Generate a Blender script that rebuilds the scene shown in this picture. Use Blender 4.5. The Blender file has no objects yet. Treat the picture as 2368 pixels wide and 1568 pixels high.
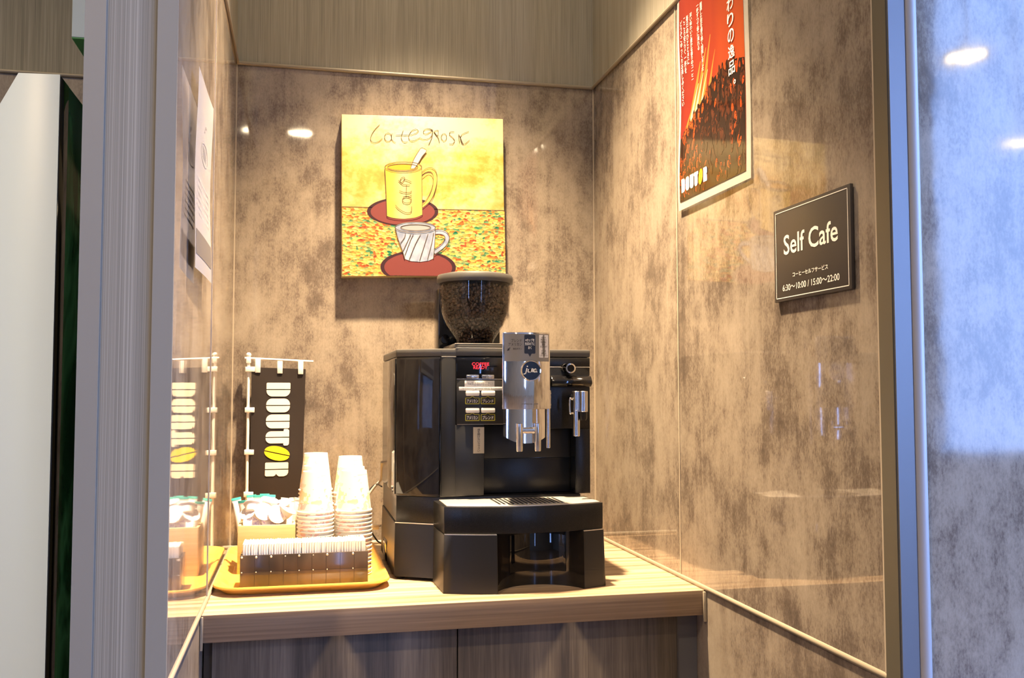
import bpy, bmesh, math, random
from mathutils import Vector, Matrix, Euler
C = bpy.context.scene.collection
random.seed(7)
ZC = 0.82                      # counter top above the floor; shapes below are given relative to the counter top
W = 0.8693                     # alcove width
ZT = 1.1245                    # height of the panel top bead
ZCEIL = 1.95
ZF = -ZC
ZHI = 3.4                      # ceiling of the higher lobby by the large window

# ---------------------------------------------------------------- camera, world, exposure
sc = bpy.context.scene
cam_d = bpy.data.cameras.new('camera')
cam_d.sensor_fit = 'HORIZONTAL'; cam_d.sensor_width = 36.0
cam_d.lens = 36.0 * 2179.84 / 2368.0
cam_d.clip_start = 0.02
cam = bpy.data.objects.new('camera', cam_d); C.objects.link(cam)
yaw, pitch, roll = 0.22, 0.0543, -0.0011
f = Vector((math.sin(yaw) * math.cos(pitch), math.cos(yaw) * math.cos(pitch), math.sin(pitch)))
r = Vector((math.cos(yaw), -math.sin(yaw), 0)); u = r.cross(f)
r2 = r * math.cos(roll) + u * math.sin(roll); u2 = -r * math.sin(roll) + u * math.cos(roll)
m3 = Matrix((r2, u2, -f)).transposed()
cam.matrix_world = Matrix.Translation((0.1538, -2.2539, 0.36 + ZC)) @ m3.to_4x4()
sc.camera = cam
vs = sc.view_settings
vs.view_transform = 'Standard'; vs.look = 'None'; vs.exposure = 1.78; vs.gamma = 1.0
try: vs.use_curve_mapping = False
except Exception: pass
sc.cycles.use_denoising = True
sc.cycles.max_bounces = 10; sc.cycles.glossy_bounces = 6; sc.cycles.transparent_max_bounces = 12
sc.cycles.sample_clamp_indirect = 6.0
sc.cycles.caustics_reflective = False; sc.cycles.caustics_refractive = False

world = bpy.data.worlds.new('sky'); sc.world = world; world.use_nodes = True
bg = world.node_tree.nodes['Background']
bg.inputs[0].default_value = (0.28, 0.47, 1.0, 1); bg.inputs[1].default_value = 7.6

LAMP_COL = (1.0, 0.735, 0.455)
LAMPS = [  # x, y, height, watts, cone (degrees), where it is
    (0.43, -0.50, ZCEIL, 345.0, 69, 'in the alcove above the counter'),
    (0.43, -1.36, ZCEIL, 4.0, 150, 'above the front of the alcove'),
    (0.134, -3.62, ZCEIL, 18.0, 150, 'behind the viewer, nearest'),
    (1.667, -3.83, ZCEIL, 8.0, 150, 'behind the viewer, second from the left'),
    (2.70, -3.37, 1.68, 2.5, 150, 'hanging in the lobby, nearer one'),
    (3.87, -4.44, 1.68, 2.5, 150, 'hanging beside the large window'),
    (-0.62, -2.20, ZCEIL, 62.0, 130, 'added as warm fill in front of the kiosk, on the left'),  # unseen lamp added to warm the pillar and kiosk front
    (-0.75, -0.75, ZCEIL, 14.0, 140, 'added as warm fill above the space left of the partition'),  # unseen lamp put in to warm the wall beyond the partition
]

def lamp_light(x, y, z, watts, cone):
    l = bpy.data.lights.new('downlight_lamp', 'SPOT'); l.energy = watts; l.color = LAMP_COL
    l.spot_size = math.radians(cone); l.spot_blend = 1.0; l.shadow_soft_size = 0.035
    o = bpy.data.objects.new('downlight_lamp', l); C.objects.link(o)
    o.location = (x, y, ZC + z - 0.03)
    return o

def portal(x0, x1, z0, z1, y):
    l = bpy.data.lights.new('daylight_portal', 'AREA'); l.shape = 'RECTANGLE'
    l.size = x1 - x0; l.size_y = z1 - z0; l.cycles.is_portal = True
    o = bpy.data.objects.new('daylight_portal', l); C.objects.link(o)
    o.location = ((x0 + x1) / 2, y, (z0 + z1) / 2 + ZC)
    o.rotation_euler = (math.radians(90), 0, 0)      # emits along +y, into the room
    return o
YR = -5.0
WINDOWS = [(3.78, 5.8, -0.06, 3.25), (-2.4, -2.1, -0.1, 1.4), (1.26, 1.46, -0.4, 1.35)]  # second: unseen narrow left window, added for a blue streak and fill
for (a, b, c, d) in WINDOWS: portal(a, b, c, d, YR - 0.02)
SIDE = (-4.8, -1.7, -0.2, 3.0)     # unseen window added in the far right wall for blue fill: y from, y to, z from, z to
_p = portal(SIDE[0], SIDE[1], SIDE[2], SIDE[3], 0)
_p.location = (6.02, (SIDE[0] + SIDE[1]) / 2, (SIDE[2] + SIDE[3]) / 2 + ZC); _p.rotation_euler = (math.radians(90), 0, math.radians(90))

# ---------------------------------------------------------------- materials
MATS = {}
def mat(name, col=(.8, .8, .8), rough=.5, metal=0.0, ior=1.5, emit=None, es=0.0, alpha=None):
    m = bpy.data.materials.new(name); m.use_nodes = True
    b = m.node_tree.nodes['Principled BSDF']
    b.inputs['Base Color'].default_value = (*col, 1); b.inputs['Roughness'].default_value = rough
    b.inputs['Metallic'].default_value = metal; b.inputs['IOR'].default_value = ior
    if emit:
        b.inputs['Emission Color'].default_value = (*emit, 1); b.inputs['Emission Strength'].default_value = es
    MATS[name] = m
    return m
def N(m): return m.node_tree.nodes, m.node_tree.links, m.node_tree.nodes['Principled BSDF']
def coords(m, scale, loc=(0, 0, 0), kind='Object'):
    n, l, b = N(m)
    tc = n.new('ShaderNodeTexCoord'); mp = n.new('ShaderNodeMapping')
    mp.inputs['Scale'].default_value = scale; mp.inputs['Location'].default_value = loc
    l.new(tc.outputs[kind], mp.inputs[0]); return mp.outputs[0]
def wcoords(m, scale, loc=(0, 0, 0)):
    n, l, b = N(m)
    g = n.new('ShaderNodeNewGeometry'); mp = n.new('ShaderNodeMapping')
    mp.inputs['Scale'].default_value = scale; mp.inputs['Location'].default_value = loc
    l.new(g.outputs['Position'], mp.inputs[0]); return mp.outputs[0]
def noise(m, vec, scale=1.0, detail=4.0, rough=.55, dist=0.0):
    n, l, b = N(m)
    t = n.new('ShaderNodeTexNoise'); t.inputs['Scale'].default_value = scale; t.inputs['Detail'].default_value = detail
    t.inputs['Roughness'].default_value = rough; t.inputs['Distortion'].default_value = dist
    l.new(vec, t.inputs['Vector']); return t.outputs['Fac']
def ramp(m, fac, stops, interp='LINEAR'):
    n, l, b = N(m)
    r_ = n.new('ShaderNodeValToRGB'); e = r_.color_ramp.elements; r_.color_ramp.interpolation = interp
    while len(e) > 1: e.remove(e[-1])
    e[0].position = stops[0][0]; e[0].color = (*stops[0][1], 1)
    for p, c in stops[1:]:
        k = e.new(p); k.color = (*c, 1)
    l.new(fac, r_.inputs[0]); return r_.outputs[0]
def mix(m, fac, a, b_, mode='MIX'):
    n, l, b = N(m)
    x = n.new('ShaderNodeMix'); x.data_type = 'RGBA'; x.blend_type = mode
    for sock, v in ((x.inputs[0], fac), (x.inputs[6], a), (x.inputs[7], b_)):
        if isinstance(v, (int, float)): sock.default_value = v
        elif isinstance(v, tuple): sock.default_value = (*v, 1)
        else: l.new(v, sock)
    return x.outputs[2]
def math_(m, op, a, b_=0.0):
    n, l, b = N(m)
    x = n.new('ShaderNodeMath'); x.operation = op
    for s, v in ((x.inputs[0], a), (x.inputs[1], b_)):
        if isinstance(v, (int, float)): s.default_value = v
        else: l.new(v, s)
    return x.outputs[0]
def base(m, out): n, l, b = N(m); l.new(out, b.inputs['Base Color'])
def bump(m, h, strength=.1, dist=.001):
    n, l, b = N(m)
    k = n.new('ShaderNodeBump'); k.inputs['Strength'].default_value = strength; k.inputs['Distance'].default_value = dist
    l.new(h, k.inputs['Height']); l.new(k.outputs[0], b.inputs['Normal'])

def stone_mat(name, rough, off, bstr):
    m = mat(name, rough=rough, ior=1.62)
    big = noise(m, wcoords(m, (8.5, 8.5, 6.4), off), 1, 5, .58, .2)
    mid = noise(m, wcoords(m, (34, 34, 22), off), 1, 5, .68)
    fine = noise(m, wcoords(m, (320, 320, 150), off), 1, 4, .75)
    streak = noise(m, wcoords(m, (70, 70, 2.0), off), 1, 3, .6)
    v = math_(m, 'ADD', math_(m, 'MULTIPLY', big, .46), math_(m, 'MULTIPLY', mid, .30))
    v = math_(m, 'ADD', v, math_(m, 'MULTIPLY', fine, .30))
    v = math_(m, 'ADD', v, math_(m, 'MULTIPLY', streak, .13))
    col = ramp(m, v, [(.46, (.096, .075, .060)), (.53, (.138, .110, .087)), (.59, (.214, .176, .138)), (.645, (.262, .220, .172)), (.78, (.325, .280, .222))])
    base(m, col)
    bump(m, noise(m, wcoords(m, (14, 14, 9), off), 1, 2, .5), bstr, .004)
    return m
stone = stone_mat('stone_laminate', .035, (0, 0, 0), .03)
stone_low = stone_mat('stone_laminate_matt', .28, (0, 0, 0), .03)
stone_front = stone_mat('stone_laminate_front', .06, (3.1, 1.7, .4), .06)
stone_front.node_tree.nodes['Principled BSDF'].inputs['IOR'].default_value = 1.38

wallpaper = mat('striped_wallpaper', rough=.8)
_a = noise(wallpaper, wcoords(wallpaper, (420, 420, 5)), 1, 3, .6)
_b = noise(wallpaper, wcoords(wallpaper, (40, 40, 1.0)), 1, 2, .5)
_v = math_(wallpaper, 'ADD', math_(wallpaper, 'MULTIPLY', _a, .7), math_(wallpaper, 'MULTIPLY', _b, .3))
base(wallpaper, ramp(wallpaper, _v, [(.34, (.18, .165, .132)), (.50, (.245, .228, .182)), (.66, (.315, .295, .240))]))
wallpaper_end = mat('ribbed_wallpaper', rough=.7)
_a = noise(wallpaper_end, wcoords(wallpaper_end, (900, 1, .3)), 1, 2, .6)
base(wallpaper_end, ramp(wallpaper_end, _a, [(.34, (.11, .10, .078)), (.5, (.185, .168, .132)), (.66, (.265, .245, .195))]))

metal_grey = mat('grey_painted_metal', (.185, .170, .138), .5, .0)
metal_blue = mat('brushed_trim_metal', (.12, .13, .15), .42, .3)
bronze = mat('bronze_trim', (.14, .128, .095), .4, .4)
bead_m = mat('beige_bead', (.25, .215, .16), .4)
bead_w = mat('pale_bead', (.30, .295, .31), .4)
lightstrip = mat('pale_seam', (.40, .34, .26), .4)
ceil_m = mat('ceiling_white', (.75, .72, .66), .9)
floor_m = mat('floor_wood', (.20, .14, .09), .35)
base(floor_m, ramp(floor_m, noise(floor_m, wcoords(floor_m, (12, 1.5, 1)), 1, 4), [(.35, (.12, .08, .05)), (.65, (.24, .17, .11))]))
room_m = mat('room_wallpaper', (.30, .26, .20), .85)
base(room_m, ramp(room_m, noise(room_m, wcoords(room_m, (60, 60, 2)), 1, 3), [(.35, (.22, .19, .14)), (.65, (.36, .32, .25))]))
white_frame = mat('window_frame_white', (.7, .7, .7), .4)
dark_frame = mat('dark_ring', (.25, .25, .25), .4)

wood_top = mat('light_wood_laminate', rough=.32)
_a = noise(wood_top, wcoords(wood_top, (1.3, 55, 40), (0, .3, 0)), 1, 3, .6, .15)
_b = noise(wood_top, wcoords(wood_top, (6, 420, 300)), 1, 3, .6)
_v = math_(wood_top, 'ADD', math_(wood_top, 'MULTIPLY', _a, .75), math_(wood_top, 'MULTIPLY', _b, .25))
base(wood_top, ramp(wood_top, _v, [(.36, (.19, .125, .075)), (.47, (.34, .24, .15)), (.56, (.47, .35, .225)), (.7, (.56, .43, .29))]))
wood_edge = mat('wood_edge_band', rough=.45)
_a = noise(wood_edge, wcoords(wood_edge, (3, 60, 260)), 1, 3, .6)
base(wood_edge, ramp(wood_edge, _a, [(.35, (.16, .108, .072)), (.65, (.24, .17, .115))]))
wood_door = mat('grey_brown_wood', rough=.45)
_a = noise(wood_door, wcoords(wood_door, (16, 16, .5), (.37, 0, 0)), 1, 2, .5)
_b = noise(wood_door, wcoords(wood_door, (330, 330, 9)), 1, 3, .65)
_v = math_(wood_door, 'ADD', math_(wood_door, 'MULTIPLY', _a, .68), math_(wood_door, 'MULTIPLY', _b, .32))
base(wood_door, ramp(wood_door, _v, [(.36, (.035, .028, .023)), (.47, (.075, .060, .048)), (.55, (.115, .094, .074)), (.66, (.18, .148, .115))]))
grey_filler = mat('dark_grey_filler', (.085, .085, .092), .6)

blk = mat('black_plastic', (.011, .011, .012), .30)
base(blk, ramp(blk, noise(blk, coords(blk, (900, 900, 900)), 1, 2), [(.4, (.005, .005, .005)), (.62, (.013, .013, .013))]))
blk_gloss = mat('gloss_black', (.004, .004, .005), .05)
blk_side = mat('semi_gloss_black', (.012, .012, .012), .10)
blk_satin = mat('satin_charcoal', (.018, .018, .018), .36)
blk_lid = mat('charcoal_lid', (.06, .058, .055), .38)
blk_recess = mat('smoked_gloss', (.012, .010, .008), .08)
chrome = mat('chrome', (.78, .77, .76), .07, 1.0)
chrome_b = mat('brushed_chrome', (.55, .55, .56), .2, 1.0)
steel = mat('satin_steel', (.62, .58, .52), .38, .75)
led = mat('red_led', (.4, .0, .0), .5, emit=(1, .02, .03), es=1.2)
white_p = mat('white_plastic', (.78, .76, .72), .35)
white_paper = mat('white_paper', (.80, .78, .74), .55)
ink = mat('black_ink', (.02, .018, .018), .6)
ink_grey = mat('grey_ink', (.25, .25, .26), .6)
white_ink = mat('white_ink', (.85, .82, .75), .5)
cream_ink = mat('cream_ink', (.84, .76, .62), .55)
yellow_ink = mat('yellow_ink', (.85, .60, .01), .5)
olive_ink = mat('olive_yellow_ink', (.50, .44, .03), .5)
plate_grey = mat('grey_label_plate', (.23, .215, .19), .35)
label_black = mat('black_label', (.012, .012, .014), .35)
label_beige = mat('beige_label', (.40, .35, .27), .45)
sign_dark = mat('dark_brown_sign', (.040, .034, .030), .42)
flag_m = mat('brown_banner_fabric', (.045, .033, .028), .7)
tray_m = mat('ochre_tray', rough=.3)
base(tray_m, ramp(tray_m, noise(tray_m, coords(tray_m, (5, 90, 90)), 1, 3), [(.35, (.62, .33, .05)), (.65, (.74, .43, .09))]))
box_m = mat('pale_wood_box', rough=.5)
base(box_m, ramp(box_m, noise(box_m, coords(box_m, (6, 6, 130)), 1, 3), [(.35, (.52, .37, .18)), (.65, (.64, .47, .25))]))
case_m = mat('dark_brown_tile', rough=.12)
base(case_m, ramp(case_m, noise(case_m, coords(case_m, (18, 18, 9)), 1, 2), [(.38, (.035, .028, .022)), (.62, (.085, .063, .045))]))
groove_m = mat('dark_groove', (.008, .006, .005), .5)
stud_m = mat('bright_stud', (.8, .78, .72), .25, .6)
cup_m = mat('printed_paper_cup', rough=.5)
_n = noise(cup_m, coords(cup_m, (60, 60, 75)), 1, 2, .5, .4)
_g = cup_m.node_tree.nodes.new('ShaderNodeTexCoord'); _s = cup_m.node_tree.nodes.new('ShaderNodeSeparateXYZ')
cup_m.node_tree.links.new(_g.outputs['Object'], _s.inputs[0])
_z = _s.outputs[2]
def band(m, z, a, b_): return math_(m, 'MULTIPLY', math_(m, 'GREATER_THAN', z, a), math_(m, 'LESS_THAN', z, b_))
_o = math_(cup_m, 'MULTIPLY', band(cup_m, _z, .018, .046), math_(cup_m, 'GREATER_THAN', _n, .52))
_p = math_(cup_m, 'MULTIPLY', band(cup_m, _z, .0025, .019), math_(cup_m, 'GREATER_THAN', _n, .58))
_q = math_(cup_m, 'MULTIPLY', band(cup_m, _z, .048, .072), math_(cup_m, 'GREATER_THAN', _n, .60))
_c = mix(cup_m, _o, (.82, .80, .74), (.80, .63, .36))
_c = mix(cup_m, _p, _c, (.80, .52, .46)); _c = mix(cup_m, _q, _c, (.80, .68, .52))
base(cup_m, _c)
pod_m = mat('creamer_pod_plastic', (.82, .80, .78), .35)
pod_lid = mat('creamer_foil_lid', rough=.35)
base(pod_lid, ramp(pod_lid, noise(pod_lid, coords(pod_lid, (160, 160, 10)), 1, 2), [(.55, (.80, .77, .76)), (.60, (.40, .28, .58)), (.66, (.75, .68, .74))]))
stick_m = mat('sugar_stick_paper', (.84, .82, .80), .5)
teal_m = mat('teal_print', (.05, .45, .42), .5)
cord_m = mat('grey_cable', (.45, .43, .40), .45)
cord_b = mat('black_cable', (.02, .02, .02), .4)
bean_m = mat('roasted_bean', rough=.28)
_oi = bean_m.node_tree.nodes.new('ShaderNodeNewGeometry')
base(bean_m, ramp(bean_m, _oi.outputs['Random Per Island'], [(0, (.014, .008, .005)), (.6, (.034, .019, .012)), (1, (.075, .042, .025))]))
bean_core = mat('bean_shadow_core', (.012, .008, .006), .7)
kiosk_white = mat('white_kiosk_panel', (.63, .75, .80), .4)
green_glass = mat('dark_green_gloss', rough=.06)
base(green_glass, ramp(green_glass, noise(green_glass, coords(green_glass, (9, 9, 4)), 1, 3, .5, .8), [(.38, (.012, .06, .032)), (.50, (.03, .17, .08)), (.60, (.12, .50, .26)), (.70, (.03, .16, .08))]))  # lighter green patches put the glass reflections into the colour
green_flat = mat('green_underside', (.03, .25, .06), .4)
lamp_m = mat('lamp_diffuser', (.9, .9, .9), .5, emit=(1.0, .80, .52), es=30.0)

glass_clear = bpy.data.materials.new('clear_plastic'); glass_clear.use_nodes = True
_nt = glass_clear.node_tree; _nt.nodes.remove(_nt.nodes['Principled BSDF'])
_o = _nt.nodes['Material Output']; _t = _nt.nodes.new('ShaderNodeBsdfTransparent'); _gl = _nt.nodes.new('ShaderNodeBsdfGlossy')
_gl.inputs['Roughness'].default_value = .04; _t.inputs[0].default_value = (.86, .80, .74, 1)
_lw = _nt.nodes.new('ShaderNodeLayerWeight'); _pw = _nt.nodes.new('ShaderNodeMath'); _pw.operation = 'POWER'; _pw.inputs[1].default_value = 5.0
_fr = _nt.nodes.new('ShaderNodeMath'); _fr.operation = 'MULTIPLY_ADD'; _fr.inputs[1].default_value = .9; _fr.inputs[2].default_value = .045
_nt.links.new(_lw.outputs['Facing'], _pw.inputs[0]); _nt.links.new(_pw.outputs[0], _fr.inputs[0])
_mx = _nt.nodes.new('ShaderNodeMixShader')
_nt.links.new(_fr.outputs[0], _mx.inputs[0]); _nt.links.new(_t.outputs[0], _mx.inputs[1]); _nt.links.new(_gl.outputs[0], _mx.inputs[2])
_nt.links.new(_mx.outputs[0], _o.inputs[0])
pane_m = glass_clear.copy(); pane_m.name = 'window_glass'
for _x in pane_m.node_tree.nodes:
    if _x.type == 'BSDF_TRANSPARENT': _x.inputs[0].default_value = (.97, .98, 1, 1)

for _q in (blk, blk_satin): _q.node_tree.nodes['Principled BSDF'].inputs['Specular IOR Level'].default_value = .32

# ---------------------------------------------------------------- mesh helpers
def BM(): return bmesh.new()
def merge(bm, tmp, mi=0):
    vm = [bm.verts.new(v.co) for v in tmp.verts]
    tmp.verts.index_update()
    for fc in tmp.faces:
        try: nf = bm.faces.new([vm[v.index] for v in fc.verts])
        except ValueError: continue
        nf.material_index = mi
    tmp.free()
def box(bm, x0, x1, y0, y1, z0, z1, mi=0, bev=0.0, seg=2):
    t = bmesh.new(); bmesh.ops.create_cube(t, size=1)
    for v in t.verts:
        v.co = Vector(((x0 + x1) / 2 + v.co.x * (x1 - x0), (y0 + y1) / 2 + v.co.y * (y1 - y0), (z0 + z1) / 2 + v.co.z * (z1 - z0)))
    if bev > 0: bmesh.ops.bevel(t, geom=list(t.edges), offset=bev, segments=seg, affect='EDGES', profile=.5)
    merge(bm, t, mi); return bm
def extrude(bm, pts, vec, mi=0, bev=0.0):
    """closed solid: polygon pts (world) swept along vec"""
    t = bmesh.new(); vec = Vector(vec)
    a = [t.verts.new(p) for p in pts]; b = [t.verts.new(Vector(p) + vec) for p in pts]
    n = len(pts)
    t.faces.new(a[::-1]); t.faces.new(b)
    for i in range(n): t.faces.new((a[i], a[(i + 1) % n], b[(i + 1) % n], b[i]))
    bmesh.ops.recalc_face_normals(t, faces=list(t.faces))
    if bev > 0: bmesh.ops.bevel(t, geom=list(t.edges), offset=bev, segments=2, affect='EDGES', profile=.5)
    merge(bm, t, mi); return bm
def lathe(bm, prof, c, n=40, mi=0, axis='Z', closed=False):
    cx, cy, cz = c; rings = []
    for (rr, h) in prof:
        ring = []
        for i in range(n):
            a = 2 * math.pi * i / n
            if axis == 'Z': p = (cx + rr * math.cos(a), cy + rr * math.sin(a), cz + h)
            elif axis == 'Y': p = (cx + rr * math.cos(a), cy + h, cz + rr * math.sin(a))
            else: p = (cx + h, cy + rr * math.cos(a), cz + rr * math.sin(a))
            ring.append(bm.verts.new(p))
        rings.append(ring)
    fs = []
    for k in range(len(rings) - 1):
        for i in range(n):
            fs.append(bm.faces.new((rings[k][i], rings[k][(i + 1) % n], rings[k + 1][(i + 1) % n], rings[k + 1][i])))
    if closed:
        fs.append(bm.faces.new(rings[0][::-1])); fs.append(bm.faces.new(rings[-1]))
    for q in fs: q.material_index = mi
    bmesh.ops.recalc_face_normals(bm, faces=fs)
    return bm
def cyl(bm, c, rr, h, axis='Z', n=24, mi=0, bev=.0006):
    b = min(bev, rr * .3, abs(h) * .3); s = 1 if h > 0 else -1
    return lathe(bm, [(rr - b, 0), (rr, b * s), (rr, h - b * s), (rr - b, h)], c, n, mi, axis, True)
def tube(bm, pts, rr, n=10, mi=0):
    pts = [Vector(p) for p in pts]; rings = []
    up = Vector((0, 0, 1))
    for i, p in enumerate(pts):
        d = (pts[min(i + 1, len(pts) - 1)] - pts[max(i - 1, 0)]).normalized()
        ref = up if abs(d.dot(up)) < .95 else Vector((0, 1, 0))
        a = d.cross(ref).normalized(); b = d.cross(a)
        rings.append([bm.verts.new(p + rr * (a * math.cos(t) + b * math.sin(t))) for t in [2 * math.pi * k / n for k in range(n)]])
    fs = []
    for k in range(len(rings) - 1):
        for i in range(n): fs.append(bm.faces.new((rings[k][i], rings[k][(i + 1) % n], rings[k + 1][(i + 1) % n], rings[k + 1][i])))
    fs.append(bm.faces.new(rings[0][::-1])); fs.append(bm.faces.new(rings[-1]))
    for q in fs: q.material_index = mi
    bmesh.ops.recalc_face_normals(bm, faces=fs)
    return bm
def smooth_path(pts, k=8):
    pts = [Vector(p) for p in pts]; out = []
    P = [pts[0]] + pts + [pts[-1]]
    for i in range(1, len(P) - 2):
        for j in range(k):
            t = j / k; a, b, c, d = P[i - 1], P[i], P[i + 1], P[i + 2]
            out.append(.5 * ((2 * b) + (c - a) * t + (2 * a - 5 * b + 4 * c - d) * t * t + (3 * b - a - 3 * c + d) * t ** 3))
    out.append(pts[-1]); return out

ORG = {}
def link(ob, parent):
    C.objects.link(ob)
    if parent: ob.parent = parent
def obj(name, bm, mats, parent=None, label=None, angle=35, origin=None):
    me = bpy.data.meshes.new(name)
    if parent: o = ORG[parent]
    elif origin is not None: o = Vector(origin)
    else:
        xs = [v.co.x for v in bm.verts]; ys = [v.co.y for v in bm.verts]; zs = [v.co.z for v in bm.verts]
        o = Vector(((min(xs) + max(xs)) / 2, (min(ys) + max(ys)) / 2, min(zs)))
    for v in bm.verts: v.co -= o
    bm.to_mesh(me); bm.free()
    for p in me.polygons: p.use_smooth = True
    me.set_sharp_from_angle(angle=math.radians(angle))
    for m in (mats if isinstance(mats, (list, tuple)) else [mats]): me.materials.append(m)
    ob = bpy.data.objects.new(name, me); link(ob, parent)
    if not parent: ob.location = o + Vector((0, 0, ZC))
    ORG[ob] = o
    if label: ob['label'] = label
    return ob
def thing(name, label, cat, loc, group=None):
    ob = bpy.data.objects.new(name, None); ob.empty_display_size = .03; C.objects.link(ob)
    ob.location = Vector(loc) + Vector((0, 0, ZC)); ORG[ob] = Vector(loc)
    return tag(ob, label, cat, group)
def tag(ob, label, cat, group=None):
    ob['label'] = label; ob['category'] = cat
    if group: ob['group'] = group
    return ob
def struct(name, bm, mats, **k):
    ob = obj(name, bm, mats, **k); ob['kind'] = 'structure'; return ob
def dup(root, loc, label, group=None, rot=None):
    q = root.copy(); C.objects.link(q); q.location = Vector(loc) + Vector((0, 0, ZC)); q['label'] = label
    if group: q['group'] = group
    if rot: q.rotation_euler = rot
    for ch in list(root.children):
        c = ch.copy(); C.objects.link(c); c.parent = q
        for g in list(ch.children):
            d = g.copy(); C.objects.link(d); d.parent = c
    return q

# flat shapes mapped on a surface: fn(u, v) -> world point
def plane_fn(o, R, U, nrm=(0, 0, 0), off=0.0):
    o = Vector(o); R = Vector(R); U = Vector(U); k = Vector(nrm) * off
    return lambda a, b: o + R * a + U * b + k
def text(name, body, fn, box4, parent, m, bold=0.0, shear=0.0, spacing=1.0, line=1.0, keep=False, label=None, align='CENTER'):
    """lettering filling the rectangle box4 = (u0, v0, u1, v1) of surface fn"""
    cu = bpy.data.curves.new(name, 'FONT'); cu.body = body; cu.offset = bold; cu.shear = shear
    cu.space_character = spacing; cu.space_line = line; cu.align_x = align; cu.resolution_u = 3
    t = bpy.data.objects.new(name, cu); C.objects.link(t)
    me = bpy.data.meshes.new_from_object(t.evaluated_get(bpy.context.evaluated_depsgraph_get()))
    bpy.data.objects.remove(t); bpy.data.curves.remove(cu)
    xs = [v.co.x for v in me.vertices]; ys = [v.co.y for v in me.vertices]
    if not xs: return None
    x0, x1, y0, y1 = min(xs), max(xs), min(ys), max(ys)
    u0, v0, u1, v1 = box4
    bm = BM(); bm.from_mesh(me); bpy.data.meshes.remove(me)
    sx, sy = (u1 - u0) / max(x1 - x0, 1e-6), (v1 - v0) / max(y1 - y0, 1e-6)
    if keep: sx = math.copysign(min(abs(sx), abs(sy)), sx); sy = math.copysign(abs(sx), sy)
    for v in bm.verts:
        v.co = fn(u0 + (v.co.x - x0) * sx, v0 + (v.co.y - y0) * sy)
    return obj(name, bm, m, parent, label)
def poly(bm, fn, pts, mi=0):
    vs_ = [bm.verts.new(fn(a, b)) for a, b in pts]
    try: q = bm.faces.new(vs_); q.material_index = mi
    except ValueError: pass
def strip(bm, fn, pts, w, mi=0, k=6, closed=False):
    """brush stroke of width w along pts"""
    P = smooth_path([(a, b, 0) for a, b in pts], k) if k > 1 else [Vector((a, b, 0)) for a, b in pts]
    L = []; R_ = []
    for i, p in enumerate(P):
        d = (P[min(i + 1, len(P) - 1)] - P[max(i - 1, 0)])
        if d.length < 1e-9: d = Vector((1, 0, 0))
        d.normalize(); n_ = Vector((-d.y, d.x, 0)) * (w / 2)
        L.append(bm.verts.new(fn((p + n_).x, (p + n_).y))); R_.append(bm.verts.new(fn((p - n_).x, (p - n_).y)))
    for i in range(len(P) - 1):
        q = bm.faces.new((L[i], R_[i], R_[i + 1], L[i + 1])); q.material_index = mi
def ell(cx, cy, rx, ry, n=40, a0=0, a1=2 * math.pi, rot=0.0):
    out = []
    for i in range(n):
        a = a0 + (a1 - a0) * i / n if abs(a1 - a0 - 2 * math.pi) < 1e-6 else a0 + (a1 - a0) * i / (n - 1)
        x, y = rx * math.cos(a), ry * math.sin(a)
        out.append((cx + x * math.cos(rot) - y * math.sin(rot), cy + x * math.sin(rot) + y * math.cos(rot)))
    return out
def rrect(x0, y0, x1, y1, rbl=0, rbr=0, rtr=0, rtl=0, k=7):
    out = []
    for (cx, cy, rr, a) in ((x0 + rbl, y0 + rbl, rbl, 180), (x1 - rbr, y0 + rbr, rbr, 270), (x1 - rtr, y1 - rtr, rtr, 0), (x0 + rtl, y1 - rtl, rtl, 90)):
        if rr <= 0: out.append((cx, cy)); continue
        for i in range(k + 1):
            t = math.radians(a + 90 * i / k); out.append((cx + rr * math.cos(t), cy + rr * math.sin(t)))
    return out
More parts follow.
